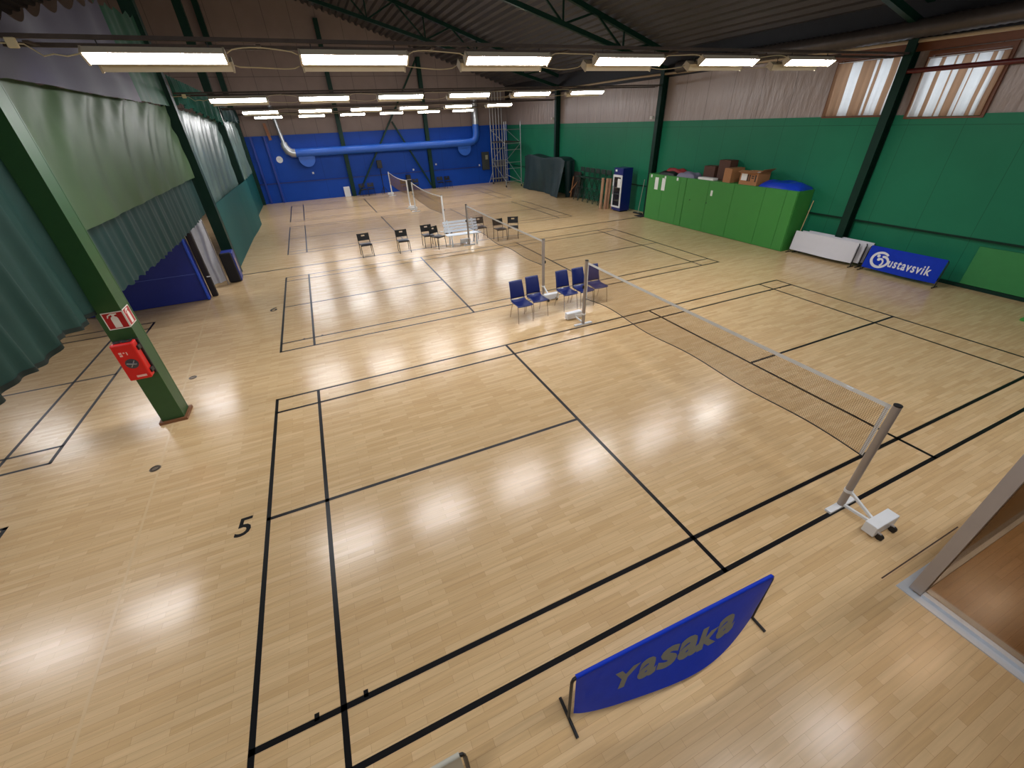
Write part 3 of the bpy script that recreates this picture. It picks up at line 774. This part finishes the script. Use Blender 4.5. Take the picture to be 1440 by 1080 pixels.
carton('low dark brown carton on the cabinets left of the tall dark one', 16.42, 16.80, 11.9, 12.45, .46, CARDD)
def bundle(name, label, cat, x0, x1, y0, y1, h, m_, parts=None, seed=1):
    xc, yc = (x0+x1)/2, (y0+y1)/2
    t = thing(name, label, cat, (xc, yc, 1.931)); a, b = (x1-x0)/2, (y1-y0)/2
    def fn(u, v):
        s = (1-abs(2*u-1)**4)*(1-abs(2*v-1)**4)
        z = h*(s**.45)*(.8+.2*sin(7*u+seed)*sin(9*v+2*seed)) if s > 0 else 0
        return (-a+2*a*u, -b+2*b*v, max(0, z))
    o = MB().grid(fn, 18, 24).build('cloth' if cat != 'bag' else 'bag_skin', m_, t, True)
    return t
bundle('folded_cloth', 'black cloth bundle at the far end of the green cabinets', 'cloth', 16.12, 16.5, 13.75, 14.75, .16, BBACK, seed=2)
bundle('folded_cloth', 'red cloth lying behind the black bundle on the cabinets', 'cloth', 16.5, 16.82, 13.6, 14.9, .26, mat('red_cloth', (150, 44, 46), .7), seed=3)
bundle('folded_cloth', 'grey folded cloth on the cabinets next to the black bundle', 'cloth', 16.1, 16.6, 12.6, 13.62, .22, mat('grey_lilac_cloth', (126, 124, 146), .7), seed=5)
o_ = MB().box((16.22, 11.98, 1.972), (.26, .78, .08), bev=.006).build('white_flat_box', PAPER); tag(o_, 'flat white box at the front edge of the middle cabinet', 'box')
bundle('plastic_bag', 'blue plastic bag lying at the near end of the green cabinets', 'bag', 16.12, 16.84, 8.03, 9.6, .24, mat('blue_plastic_film', (22, 62, 190), .3, var=.2), seed=8)
t = thing('wooden_pole', 'thin pale pole leaning on the wall at the cabinet end', 'pole', (16.55, 7.92, 0))
MB().tube([(0, 0, .012), (.25, -.02, 1.6)], .014, 8).build('pole', mat('pale_wood', (206, 180, 130), .5), t, True)

# ------------------------------------------------------------------ fridge, tubes, stools, tarpaulin, scaffold
t = thing('display_fridge', 'dark blue drinks fridge with glass door', 'fridge', (16.18, 17.38, 0))
FB = mat('dark_blue_fridge_paint', (16, 34, 108), .35, var=.08)
m = MB(); m.span((-.29, -.36, .06), (.30, -.33, 2.03)); m.span((-.29, .33, .06), (.30, .36, 2.03)); m.span((.27, -.33, .06), (.30, .33, 2.03)); m.span((-.29, -.33, 1.70), (.27, .33, 2.03)); m.span((-.29, -.33, .06), (.27, .33, .2))
m.build('cabinet', FB, t)
m = MB(); m.span((-.33, -.36, .2), (-.292, -.28, 1.72)); m.span((-.33, .28, .2), (-.292, .36, 1.72)); m.span((-.33, -.28, .2), (-.292, .28, .28)); m.span((-.33, -.28, 1.62), (-.292, .28, 1.72))
d = m.build('door', WHITEM, t, label='white framed glass door')
MB().span((-.315, -.28, .28), (-.305, .28, 1.62)).build('pane', glass_mat('fridge_glass', (220, 228, 230), .9), d)
MB().span((-.345, .29, .8), (-.33, .32, 1.2)).build('handle', BLACK, d)
MB().span((-.319, -.25, 1.15), (-.316, -.02, 1.55)).build('sticker', PAPER, d, label='white sticker')
for z in (.5, .8, 1.1, 1.4): MB().span((-.28, -.325, z), (.25, .325, z+.015)).build('shelf', GREYAL, t)
MB().span((-.2, -.3, 0), (.25, .3, .06)).build('plinth', BLACK, t)
MB().span((-.296, .12, 1.86), (-.291, .26, 1.95)).build('badge', PAPER, t, label='small white badge')
for i, (x, y, lean, lab) in enumerate(((15.62, 18.36, .03, 'leftmost'), (15.80, 18.22, .035, 'second'), (15.98, 18.22, .04, 'third'), (16.10, 18.02, .05, 'rightmost'))):
    t = thing('cardboard_tube', 'brown cardboard tube upright beside the fridge, %s of four' % lab, 'tube', (x, y, 0))
    n = 18; m = MB(); ri = .062
    pts = [(0, 0, .0), (lean*1.2, -lean, 1.52-.02*i)]
    m.tube(pts, .075, n, False); m.tube(pts, ri, n, False)
    m.build('tube', mat('kraft_tube', (172, 134, 104), .7), t, True)
    MB().disc((lean*1.2, -lean, 1.5-.02*i), .064, (0, 0, 1), .006, 18).build('end_cap', mat('pale_cap', (190, 160, 130), .7), t)
t = thing('broom', 'pale pole of a floor broom leaning between fridge and cabinets', 'broom', (16.42, 16.2, 0))
MB().tube([(0, 0, .05), (.22, .05, 1.55)], .016, 8).build('pole', mat('grey_pole', (160, 160, 150), .5), t, True)
MB().box((-.02, 0, .03), (.12, .6, .055), bev=.01).build('head', BLACK, t)
o_ = MB().box((16.3, 15.62, .012), (.75, .5, .022), bev=.005).build('dark_mat', mat('dark_rubber_mat', (40, 36, 40), .8)); tag(o_, 'small dark mat on the floor between fridge and cabinets', 'mat')

STG = mat('dark_green_stool_frame', (16, 46, 36), .45)
def high_stool(label, loc, rz):
    t = thing('high_chair', label, 'high chair', loc, rz)
    MB().box((0, .14, 1.66), (.42, .03, .24), bev=.01).build('backrest', STG, t)
    MB().box((0, -.05, 1.30), (.42, .36, .04), bev=.01).build('seat', STG, t)
    for sx in (-1, 1):
        MB().tube([(sx*.2, .15, 1.72), (sx*.2, .1, 1.3), (sx*.22, -.30, 0.02)], .016, 8).build('leg', STG, t, True)
        MB().tube([(sx*.2, -.2, 1.29), (sx*.22, .25, 0.02)], .016, 8).build('leg', STG, t, True)
    for z, y in ((.35, -.2), (.75, -.08), (.35, .15)): MB().tube([(-.215, y, z), (.215, y, z)], .012, 8).build('rung', STG, t, True)
    MB().bar((-.2, -.26, .15), (.2, -.13, .62), .02, .02).build('cross_brace', STG, t)
    MB().bar((.2, -.26, .15), (-.2, -.13, .62), .02, .02).build('cross_brace', STG, t)
    return t
hs = high_stool('dark green high chair by the wall, first from the cardboard tubes', (16.35, 19.0, 0), -PI/2)
for i, nm in enumerate(('second', 'third', 'fourth', 'fifth', 'sixth')):
    dup(hs, (16.35, 19.53+.53*i, 0), -PI/2, 'dark green high chair by the wall, %s from the cardboard tubes' % nm)
t = thing('folded_table', 'folded trestle table with wooden legs beside the green tarpaulin', 'table', (16.5, 22.45, 0))
MB().box((.1, 0, .75), (.05, .8, 1.4), Matrix.Rotation(.12, 3, 'Y')).build('top', mat('dark_table_top', (50, 40, 36), .5), t)
MB().bar((-.15, .25, 0.01), (.0, .2, 1.2), .05, .05).build('leg', CARD, t); MB().bar((-.25, .2, .3), (-.02, -.3, .95), .04, .04).build('leg', CARD, t)
TARP = mat('dark_green_tarpaulin', (15, 42, 44), .55, var=.18, bump=.25, bscale=3, vscale=2)
t = thing('draped_tarpaulin', 'dark green tarpaulin draped over stacked equipment by the right wall', 'tarpaulin', (16.0, 26.0, 0))
def tf(u, v):
    y = -3.0+5.6*u
    top = 2.12+.06*sin(3*u*PI)-.12*max(0, abs(2*u-1)-.85)/.15
    f = .10*sin(9*u+1.6*sin(3*v))*(.3+.7*v)+.03*sin(31*u+2*v)*v
    if v < .28: q = v/.28; x = .75-.72*q; z = top-.08*abs(sin(5*u*PI))*(1-q)*q*2+.02
    else:
        q = (v-.28)/.72; x = .03-.14*q**1.2-f*min(1, q*3); z = top*(1-q)+.02*q
        if u < .3: x -= .30*(1-u/.3)*q*q
    return (x, y+.10*sin(20*u)*v*.4, z)
MB().grid(tf, 90, 40).build('cloth', TARP, t, True)
MB().grid(lambda u, v: (.03+.72*u, -2.98-.25*(1-v)*(1-u)+.04*sin(9*u), (.02+2.0*v)), 10, 8).build('end_flap', TARP, t, True); MB().grid(lambda u, v: (.03+.72*u, 2.6, (.02+2.05*v)), 6, 6).build('end_flap', TARP, t, True)

AL = mat('scaffold_aluminium', (176, 180, 184), .32, metal=.7, var=.1)
t = thing('scaffold_tower', 'aluminium scaffold tower in the far right corner', 'scaffold', (15.6, 31.0, 0))
PX, PY = .63, 1.3
for sx in (-1, 1):
    for sy in (-1, 1):
        p = MB().tube([(sx*PX, sy*PY, .14), (sx*PX, sy*PY, 4.2)], .03, 10).build('upright', AL, t, True)
        MB().tube([(sx*PX-.02, sy*PY, .07), (sx*PX+.02, sy*PY, .07)], .07, 14).build('caster', BLACK, p, True)
for sy in (-1, 1):
    for z in (.4, 1.25, 1.65, 2.45, 2.85, 3.7):
        MB().tube([(-PX, sy*PY, z), (PX, sy*PY, z)], .022, 8).build('rung', AL, t, True)
for sx in (-1, 1):
    for z0, z1 in ((.4, 1.65), (2.85, 1.65), (2.85, 3.7)):
        MB().tube([(sx*PX, -PY, z0), (sx*PX, PY, z1)], .02, 8).build('brace', AL, t, True)
MB().tube([(-PX, -PY, .9), (.95, -PY-.4, .1)], .02, 8).build('outrigger', AL, t, True)
MB().tube([(-PX, PY, .9), (-.95, PY+.1, .1)], .02, 8).build('outrigger', AL, t, True)
o_ = MB().span((15.0, 29.8, 2.9), (16.2, 32.2, 2.95)).build('deck_board', mat('dark_plywood', (52, 44, 40), .6)); tag(o_, 'dark plywood deck lying in the scaffold tower', 'board')
for i in range(5):
    o_ = MB().tube([(15.35+.24*i, 33.28, .005), (15.35+.24*i, 33.28, 6.1)], .045, 10).build('conduit_pipe', mat('pale_pipe', (176, 172, 172), .4, metal=.3), None, True)
    tag(o_, 'pale vertical pipe in the far right corner, %s of the five' % ['leftmost', 'second from left', 'middle', 'fourth from left', 'rightmost'][i], 'pipe')
t = thing('radiator_pipes', 'grey pipework low in the far right corner behind the scaffold', 'pipework', (15.8, 33.12, 0))
for i in range(5):
    MB().tube([(-.5+.25*i, 0, .0), (-.5+.25*i, 0, 1.1), (-.4+.22*i, -.12, 1.25), (-.4+.22*i, -.2, 1.6)], .05, 10).build('pipe', mat('dull_pipe', (120, 120, 124), .4, metal=.4), t, True)
MB().tube([(-.7, -.05, .3), (.7, -.05, .3)], .06, 10).build('pipe', mat('dull_pipe', (120, 120, 124), .4, metal=.4), t, True)
for y, z, lab in ((16.1, 4.1, 'small pale box on the wall column behind the cabinets'), (25.45, 4.25, 'small pale box on the wall column behind the tarpaulin')):
    o_ = MB().box((16.488, y, z), (.12, .18, .12), bev=.015).build('wall_mounted_box', mat('pale_box', (200, 196, 190), .5)); tag(o_, lab, 'box')

struct(MB().span((RX+.03, 1.2, .1), (RX+.075, 3.40, 1.06)).build('door_1', mat('light_green_hatch', (52, 138, 76), .4, var=.08)), 'light green hatch low in the right wall')
o_ = MB().box((15.75, 1.15, .03), (.62, 1.0, .06), bev=.01).build('green_mat', mat('bright_green_mat', (70, 160, 70), .6)); tag(o_, 'bright green mat on the floor at the right frame edge', 'mat')

# ------------------------------------------------------------------ curtains on the left
CURG = mat('dark_teal_green_curtain', (29, 68, 62), .7, var=.25, vscale=2.5, bump=.2, bscale=6, trans=.12)
CURN = mat('dark_green_net_curtain', (22, 60, 58), .7, var=.25, vscale=3, trans=.15, stretch=(1, 3, .4))
HEM = mat('black_green_hem', (14, 34, 30), .7)
PALE = mat('pale_green_translucent_sheet', (82, 106, 76), .5, var=.22, vscale=1.2, trans=.15, spec=.18)
PALEW = mat('milky_translucent_sheet', (112, 136, 130), .36, var=.3, vscale=1.2, trans=.2, spec=.4)
def drape(name, label, y0, y1, z0, z1, m_, fold, amp, X=-1.65, zbot=None, hem=None, diag=0, nu=120, nv=30, ztop=None, cat='curtain', seed=0, sag=None, flat=0):
    t = thing(name, label, cat, (X, (y0+y1)/2, z1)); yc = (y0+y1)/2; L = y1-y0
    def f(u, v):
        zt_ = ztop(u) if ztop else z1
        zb_ = zbot(u) if zbot else z0
        z = zt_+(zb_-zt_)*v
        q = u+diag*(1-(1-v)**2)*(.35+.65*u)
        x = amp*(sin(2*PI*fold*q+seed+.6*sin(4*v))*.6+.4*sin(2*PI*fold*2.3*q+2*seed))*(.35+.65*(v if amp > .06 else .6))
        x *= 1-flat*v
        if sag: x += sag*sin(PI*min(1, v))*sin(PI*u)
        return (x, y0-yc+L*u+amp*.35*cos(2*PI*fold*q*1.0+seed)*v*(1-flat), z-z1)
    c = MB().grid(f, nu, nv).build('cloth', m_, t, True)
    if hem:
        MB().grid(lambda u, v: (lambda p: (p[0]+.006, p[1], p[2]-.02+hem*(1-v)))(f(u, 1)), nu, 1).build('hem', HEM, t, True, label='black hem')
    return t
drape('hanging_curtain', 'dark green curtain hanging left of the green pillar', -1.5, 6.28, 2.1, 5.05, CURG, 11, .075, X=-1.78, hem=.06, zbot=lambda u: 2.03+.06*u+.035*sin(38*u)+.02*sin(61*u), nu=200, seed=1)
drape('hanging_curtain', 'dark green netting curtain below the largest pale sheet', 6.58, 15.6, 2.05, 4.9, CURN, 13, .04, X=-1.80, zbot=lambda u: 2.06-.10*sin(PI*u)+.02*sin(160*u), nu=200, seed=2)
drape('hanging_sheet', 'large pale green sheet hanging right of the green pillar', 6.7, 15.62, 3.1, 5.0, PALE, 4, .10, X=-1.70, diag=.34, zbot=lambda u: 3.06+.05*u, nu=160, seed=0, ztop=lambda u: 5.0-.05*abs(sin(14*PI*u)), sag=.04, flat=.75)
drape('hanging_sheet', 'milky pale sheet between the second and third pillars', 16.1, 24.95, 2.2, 5.05, PALEW, 4, .085, X=-1.74, diag=.42, zbot=lambda u: 2.05+.02*sin(40*u)**2, nu=160, seed=1, ztop=lambda u: 5.0-.12*u-.05*abs(sin(12*PI*u)), sag=.05, flat=.4)
drape('hanging_sheet', 'farthest milky pale sheet next to the blue end wall', 25.45, 32.0, 2.1, 5.0, PALEW, 4, .085, X=-1.70, diag=.42, zbot=lambda u: 2.05+.03*abs(2*u-1), nu=120, seed=3, ztop=lambda u: 5.0-.15*u-.05*abs(sin(10*PI*u)), sag=.08)
PURP = mat('grey_purple_tarpaulin', (66, 63, 86), .6, var=.2, vscale=1.5, trans=.1)
GRT = mat('green_tarpaulin_high', (14, 84, 58), .6, var=.15, trans=.15)
sc = lambda n, d: (lambda u: 0)
drape('hanging_tarpaulin', 'grey purple tarpaulin hung high above the largest pale sheet', 2.0, 12.5, 5.0, 6.6, PURP, 3, .05, X=-1.50, ztop=lambda u: 4.32+2.36*u-.14*abs(sin(13*PI*u))+.1, zbot=lambda u: 4.22+.70*min(1, u*2.2), nu=160, cat='tarpaulin', seed=4)
drape('hanging_tarpaulin', 'green tarpaulin hung high in front of the second pillar', 12.45, 15.6, 5.0, 7.0, GRT, 2, .04, X=-1.56, ztop=lambda u: 6.72+.25*u-.1*abs(sin(4*PI*u)), zbot=lambda u: 4.96, nu=60, cat='tarpaulin', seed=5)
drape('hanging_net', 'gathered teal netting bunched above the milky sheet', 16.2, 24.9, 4.75, 5.95, mat('teal_gathered_net', (20, 92, 78), .7, var=.4, vscale=4, trans=.2, stretch=(1, 5, .4)), 20, .07, X=-1.48, zbot=lambda u: 5.0-.42*u+.12*abs(sin(6*PI*u)), ztop=lambda u: 5.75-.1*u, nu=240, cat='net', seed=6)
drape('hanging_net', 'gathered dark netting bunched above the farthest milky sheet', 25.5, 32.5, 4.75, 5.6, mat('dark_gathered_net', (14, 56, 56), .7, var=.4, vscale=4, stretch=(1, 5, .4)), 14, .07, X=-1.50, zbot=lambda u: 4.72+.12*abs(sin(5*PI*u)), ztop=lambda u: 5.4, nu=160, cat='net', seed=7)

TEAL = mat('teal_partition_paint', (26, 86, 84), .55, var=.12, vscale=1, spec=.15)
m = MB()
P = [(-1.60, 16.03), (-1.58, 18.5), (-1.54, 22.0), (-1.46, 23.6), (-1.42, 25.55)]
for (xa, ya), (xb, yb) in zip(P, P[1:]):
    A = [m.bm.verts.new(c) for c in ((xa, ya, 0), (xb, yb, 0), (xb, yb, 2.185), (xa, ya, 2.185))]; m.bm.faces.new(A)
    A = [m.bm.verts.new(c) for c in ((xa-.035, ya, 0), (xb-.035, yb, 0), (xb-.035, yb, 2.185), (xa-.035, ya, 2.185))]; m.bm.faces.new(A)
m.span((-1.455, 25.54, 0), (-1.42, 25.57, 2.185))
o_ = m.build('partition_panel', TEAL); tag(o_, 'teal partition panel on the floor between second and third pillars', 'partition')
o_ = MB().span((-1.82, 25.45, 0), (-1.78, 33.0, 2.18)).build('partition_panel', TEAL); tag(o_, 'teal partition panel on the floor nearest the blue end wall', 'partition')

# blue folding wall, white sheet, black block by the second pillar
t = thing('gym_mat_wall', 'blue gym mat wall standing beneath the green netting curtain', 'mat wall', (-3.2, 13.15, 0))
BM = mat('dark_blue_gym_mat', (16, 36, 124), .45, var=.1)
MB().span((-1.9, 0, .015), (1.12, .25, 2.0)).build('mat', BM, t)
MB().span((-1.9, -.003, .80), (1.12, .0, .815)).build('seam', mat('pale_blue_seam', (70, 90, 170), .5), t)
MB().tube([(1.10, -.03, .02), (1.10, -.03, 2.0)], .04, 12).build('edge_pole', mat('bright_blue_pole', (34, 74, 190), .4), t, True)
t = thing('dark_cover', 'dark brown cover strip beside the blue mat wall', 'cover', (-1.98, 13.45, 0))
MB().box((0, 0, 1.0), (.16, .12, 2.0), bev=.02).build('strip', mat('dark_brown_cover', (30, 22, 24), .6), t)
MB().box((.05, -.065, .62), (.1, .01, .03)).build('clip', WHITEM, t)
t = thing('white_sheet', 'white cloth hanging beside the second pillar', 'sheet', (-2.0, 14.4, 0))
MB().grid(lambda u, v: (-.28+.5*u+.02*sin(8*v), .05*sin(14*u+2*v)+.25*u,   .06+.04*u+1.94*(1-v)), 30, 20).build('cloth', mat('white_sheet_cloth', (200, 204, 214), .6, trans=.2), t, True)
MB().tube([(.26, .10, 0.01), (.26, .10, 2.0)], .02, 8).build('pole', GREYAL, t, True)
t = thing('padded_block', 'black padded block with blue side leaning on the second pillar', 'padding', (-1.54, 14.98, 0), .05)
MB().box((-.02, -.32, .49), (.34, .10, .96), bev=.04).build('pad', mat('black_foam', (16, 16, 20), .7), t)
MB().box((.0, .0, .475), (.36, .56, .94), bev=.03).build('core', mat('blue_pad_vinyl', (30, 48, 132), .45), t)
MB().span((.181, -.12, .3), (.184, .0, .72)).build('sticker', mat('yellow_sticker', (206, 180, 120), .5), t, label='yellow sticker')

# ------------------------------------------------------------------ extinguisher box and signs on the pillar
RED = mat('red_plastic', (214, 24, 20), .38, var=.05)
t = thing('extinguisher_box', 'red fire extinguisher box on the green pillar', 'extinguisher box', (-1.63, 6.2, .97))
m = MB()
MB().box((-.005, -.125, .33), (.29, .17, .62), bev=.02).build('cover', RED, t)
MB().box((0, -.02, .325), (.33, .045, .62), bev=.012).build('back_plate', mat('black_seal', (26, 24, 26), .5), t)
for z in (.12, .52):
    MB().box((.15, -.10, z), (.03, .10, .07), bev=.006).build('latch', BLACK, t)
o = MB(); o.disc((-.0, -.212, .31), .082, (0, -1, 0), .006, 28); d = o.build('viewing_window', mat('grey_window_ring', (70, 70, 76), .3), t, True)
m = MB().bar((-.055, -.222, .33), (.06, -.222, .30), .05, .012); m.bar((-.02, -.222, .26), (.05, -.222, .36), .03, .01); m.build('gauge', mat('silver_gauge', (170, 170, 176), .3, metal=.5), d)
MB().box((.03, -.2125, .085), (.13, .004, .035)).build('label_plate', mat('pinkish_label', (236, 190, 180), .5), t, label='pale label')
m = MB(); 
for dx, dz, w_, h_ in ((-.05, .50, .035, .03), (-.05, .46, .035, .03), (-.005, .50, .02, .02), (.03, .485, .012, .05)): m.box((dx-.02, -.2115, dz), (w_, .003, h_))
m.build('print', mat('pale_print', (240, 200, 190), .5), t, label='pale print')
MB().grid(lambda u, v: (-.12+.24*u, -.16+.1*v, .648+.012*sin(11*u)*sin(5*v)), 12, 4).build('bag_edge', BLACK, t)
def fire_sign(label, M, w_, h_):
    t = thing('fire_sign', label, 'sign', M.translation); t.matrix_world = M
    MB().span((-w_/2, -h_/2, 0), (w_/2, h_/2, .004)).build('plate', mat('white_sign_plate', (238, 236, 230), .4), t)
    p = MB().span((-w_/2+.014, -h_/2+.014, .004), (w_/2-.014, h_/2-.014, .0055)).build('red_field', mat('sign_red', (176, 16, 26), .4), t)
    m = MB(); k = w_/.27
    prof = [(-.045, -.11), (.045, -.11), (.045, .03), (.038, .055), (.015, .07), (.015, .085), (.05, .095), (.05, .11), (-.02, .115), (-.07, .09), (-.085, .05), (-.07, .05), (-.055, .08), (-.02, .095), (-.015, .07), (-.038, .055), (-.045, .03)]
    vs = [m.bm.verts.new((x*k, y*h_/.27, .0062)) for x, y in prof]; m.bm.faces.new(vs)
    m.build('pictogram', mat('white_sign_plate', (238, 236, 230), .4), p, label='white extinguisher pictogram')
fire_sign('red extinguisher sign on the front face of the green pillar', axes((1, 0, 0), (0, 0, 1), (-1.60, 6.196, 1.92)), .27, .27)
fire_sign('red extinguisher sign on the side face of the green pillar', axes((0, 1, 0), (0, 0, 1), (-1.466, 6.33, 1.93)), .25, .27)

# ------------------------------------------------------------------ glazed lobby enclosure
ALG = mat('brushed_aluminium_profile', (176, 168, 164), .4, metal=.25, var=.06)
ALW = mat('pale_aluminium_channel', (206, 212, 220), .35, metal=.3, var=.06)
t = thing('glass_enclosure', 'glazed lobby enclosure with grey post at the right frame edge', 'glass partition', (6.26, -.98, 0))
MB().span((-.045, -.05, .03), (.065, .05, 2.62)).build('corner_post', ALG, t, label='grey corner post')
m = MB(); m.span((-.12, -4.9, 0), (-.035, .019, .012)); m.span((-.035, -4.9, 0), (.10, -.052, .05)); m.build('base_channel', ALW, t)
m = MB(); m.span((-.12, .02, 0), (9.0, .12, .012)); m.span((.07, -.045, 0), (9.0, .019, .05)); m.build('base_channel', ALW, t)
GL = glass_mat('lobby_glass', (218, 200, 178), .9)
MB().span((.02, -4.9, .05), (.03, -.05, 2.60)).build('pane', GL, t); MB().span((.065, -.005, .05), (9.0, .005, 2.6)).build('pane', GL, t)
m = MB(); m.span((-.05, -4.9, 2.55), (.07, -1.02, 2.62)); m.build('head_rail', ALG, t)
o_ = MB().bar((6.1, -.75, .0012), (7.58, -.74, .0012), .012, .002).build('floor_crack', mat('dark_seam', (70, 48, 34), .6), FL)

# ------------------------------------------------------------------ groups of look-alikes
GROUPS = {'fluorescent_fixture': 'tube lamps under the roof', 'floor_socket': 'metal floor socket lids', 'steel_column': 'green pillars along the curtains',
          'wall_column': 'columns of the right wall', 'gable_column': 'columns of the blue end wall', 'wall_brace': 'braces of the blue end wall', 'roof_truss': 'roof trusses',
          'stacking_chair': 'navy blue chairs beside the second court', 'folding_chair': 'black chairs', 'net_post': 'net posts', 'badminton_net': 'badminton nets',
          'court_barrier': 'court barriers', 'storage_cabinet': 'green cabinets along the right wall', 'cardboard_box': 'cartons on the green cabinets',
          'folded_cloth': 'cloth bundles on the green cabinets', 'cardboard_tube': 'cardboard tubes by the fridge', 'high_chair': 'high chairs by the right wall',
          'conduit_pipe': 'pipes in the far right corner', 'wall_socket': 'wall sockets of the end wall', 'window_curtain': 'window curtains', 'hanging_sheet': 'pale sheets between the pillars',
          'hanging_curtain': 'green curtains along the pillars', 'hanging_tarpaulin': 'high tarpaulins', 'hanging_net': 'gathered nets above the sheets', 'partition_panel': 'teal partition panels',
          'fire_sign': 'extinguisher signs', 'wall_mounted_box': 'boxes on the wall columns', 'corner_post': 'blue battens in the corner'}
for o_ in list(COL.objects):
    k = o_.name.split('.')[0]
    if o_.parent is None and k in GROUPS and 'kind' not in o_: o_['group'] = GROUPS[k]

# ------------------------------------------------------------------ world, camera, render look
wd = bpy.data.worlds.new('overcast daylight'); S.world = wd; wd.use_nodes = True
bg = wd.node_tree.nodes['Background']; bg.inputs[0].default_value = (.86, .93, 1, 1); bg.inputs[1].default_value = 3.2

cam = bpy.data.cameras.new('camera'); co = bpy.data.objects.new('camera', cam); COL.objects.link(co)
F, a, b, gm, X, Y, Z = 573.2079, 0.396301, 0.573395, -0.045476, 1.63049, -1.50713, 4.23479
ca, sa, cb, sb, cg, sg = cos(a), sin(a), cos(b), sin(b), cos(gm), sin(gm)
fw = Vector((sa*cb, ca*cb, -sb)); rt = Vector((ca, -sa, 0)); up = rt.cross(fw)
r_ = rt*cg+up*sg; u_ = -rt*sg+up*cg
M = Matrix((r_, u_, -fw)).transposed().to_4x4(); M.translation = (X, Y, Z)
co.matrix_world = M
cam.sensor_fit = 'HORIZONTAL'; cam.sensor_width = 36; cam.lens = F/1440*36; cam.clip_start = .05; cam.clip_end = 200
S.camera = co
S.view_settings.view_transform = 'Standard'; S.view_settings.look = 'None'; S.view_settings.gamma = 1
S.view_settings.use_curve_mapping = False
S.view_settings.exposure = -.10
S.cycles.max_bounces = 8; S.cycles.diffuse_bounces = 4; S.cycles.glossy_bounces = 4; S.cycles.transparent_max_bounces = 16
S.cycles.sample_clamp_indirect = 10
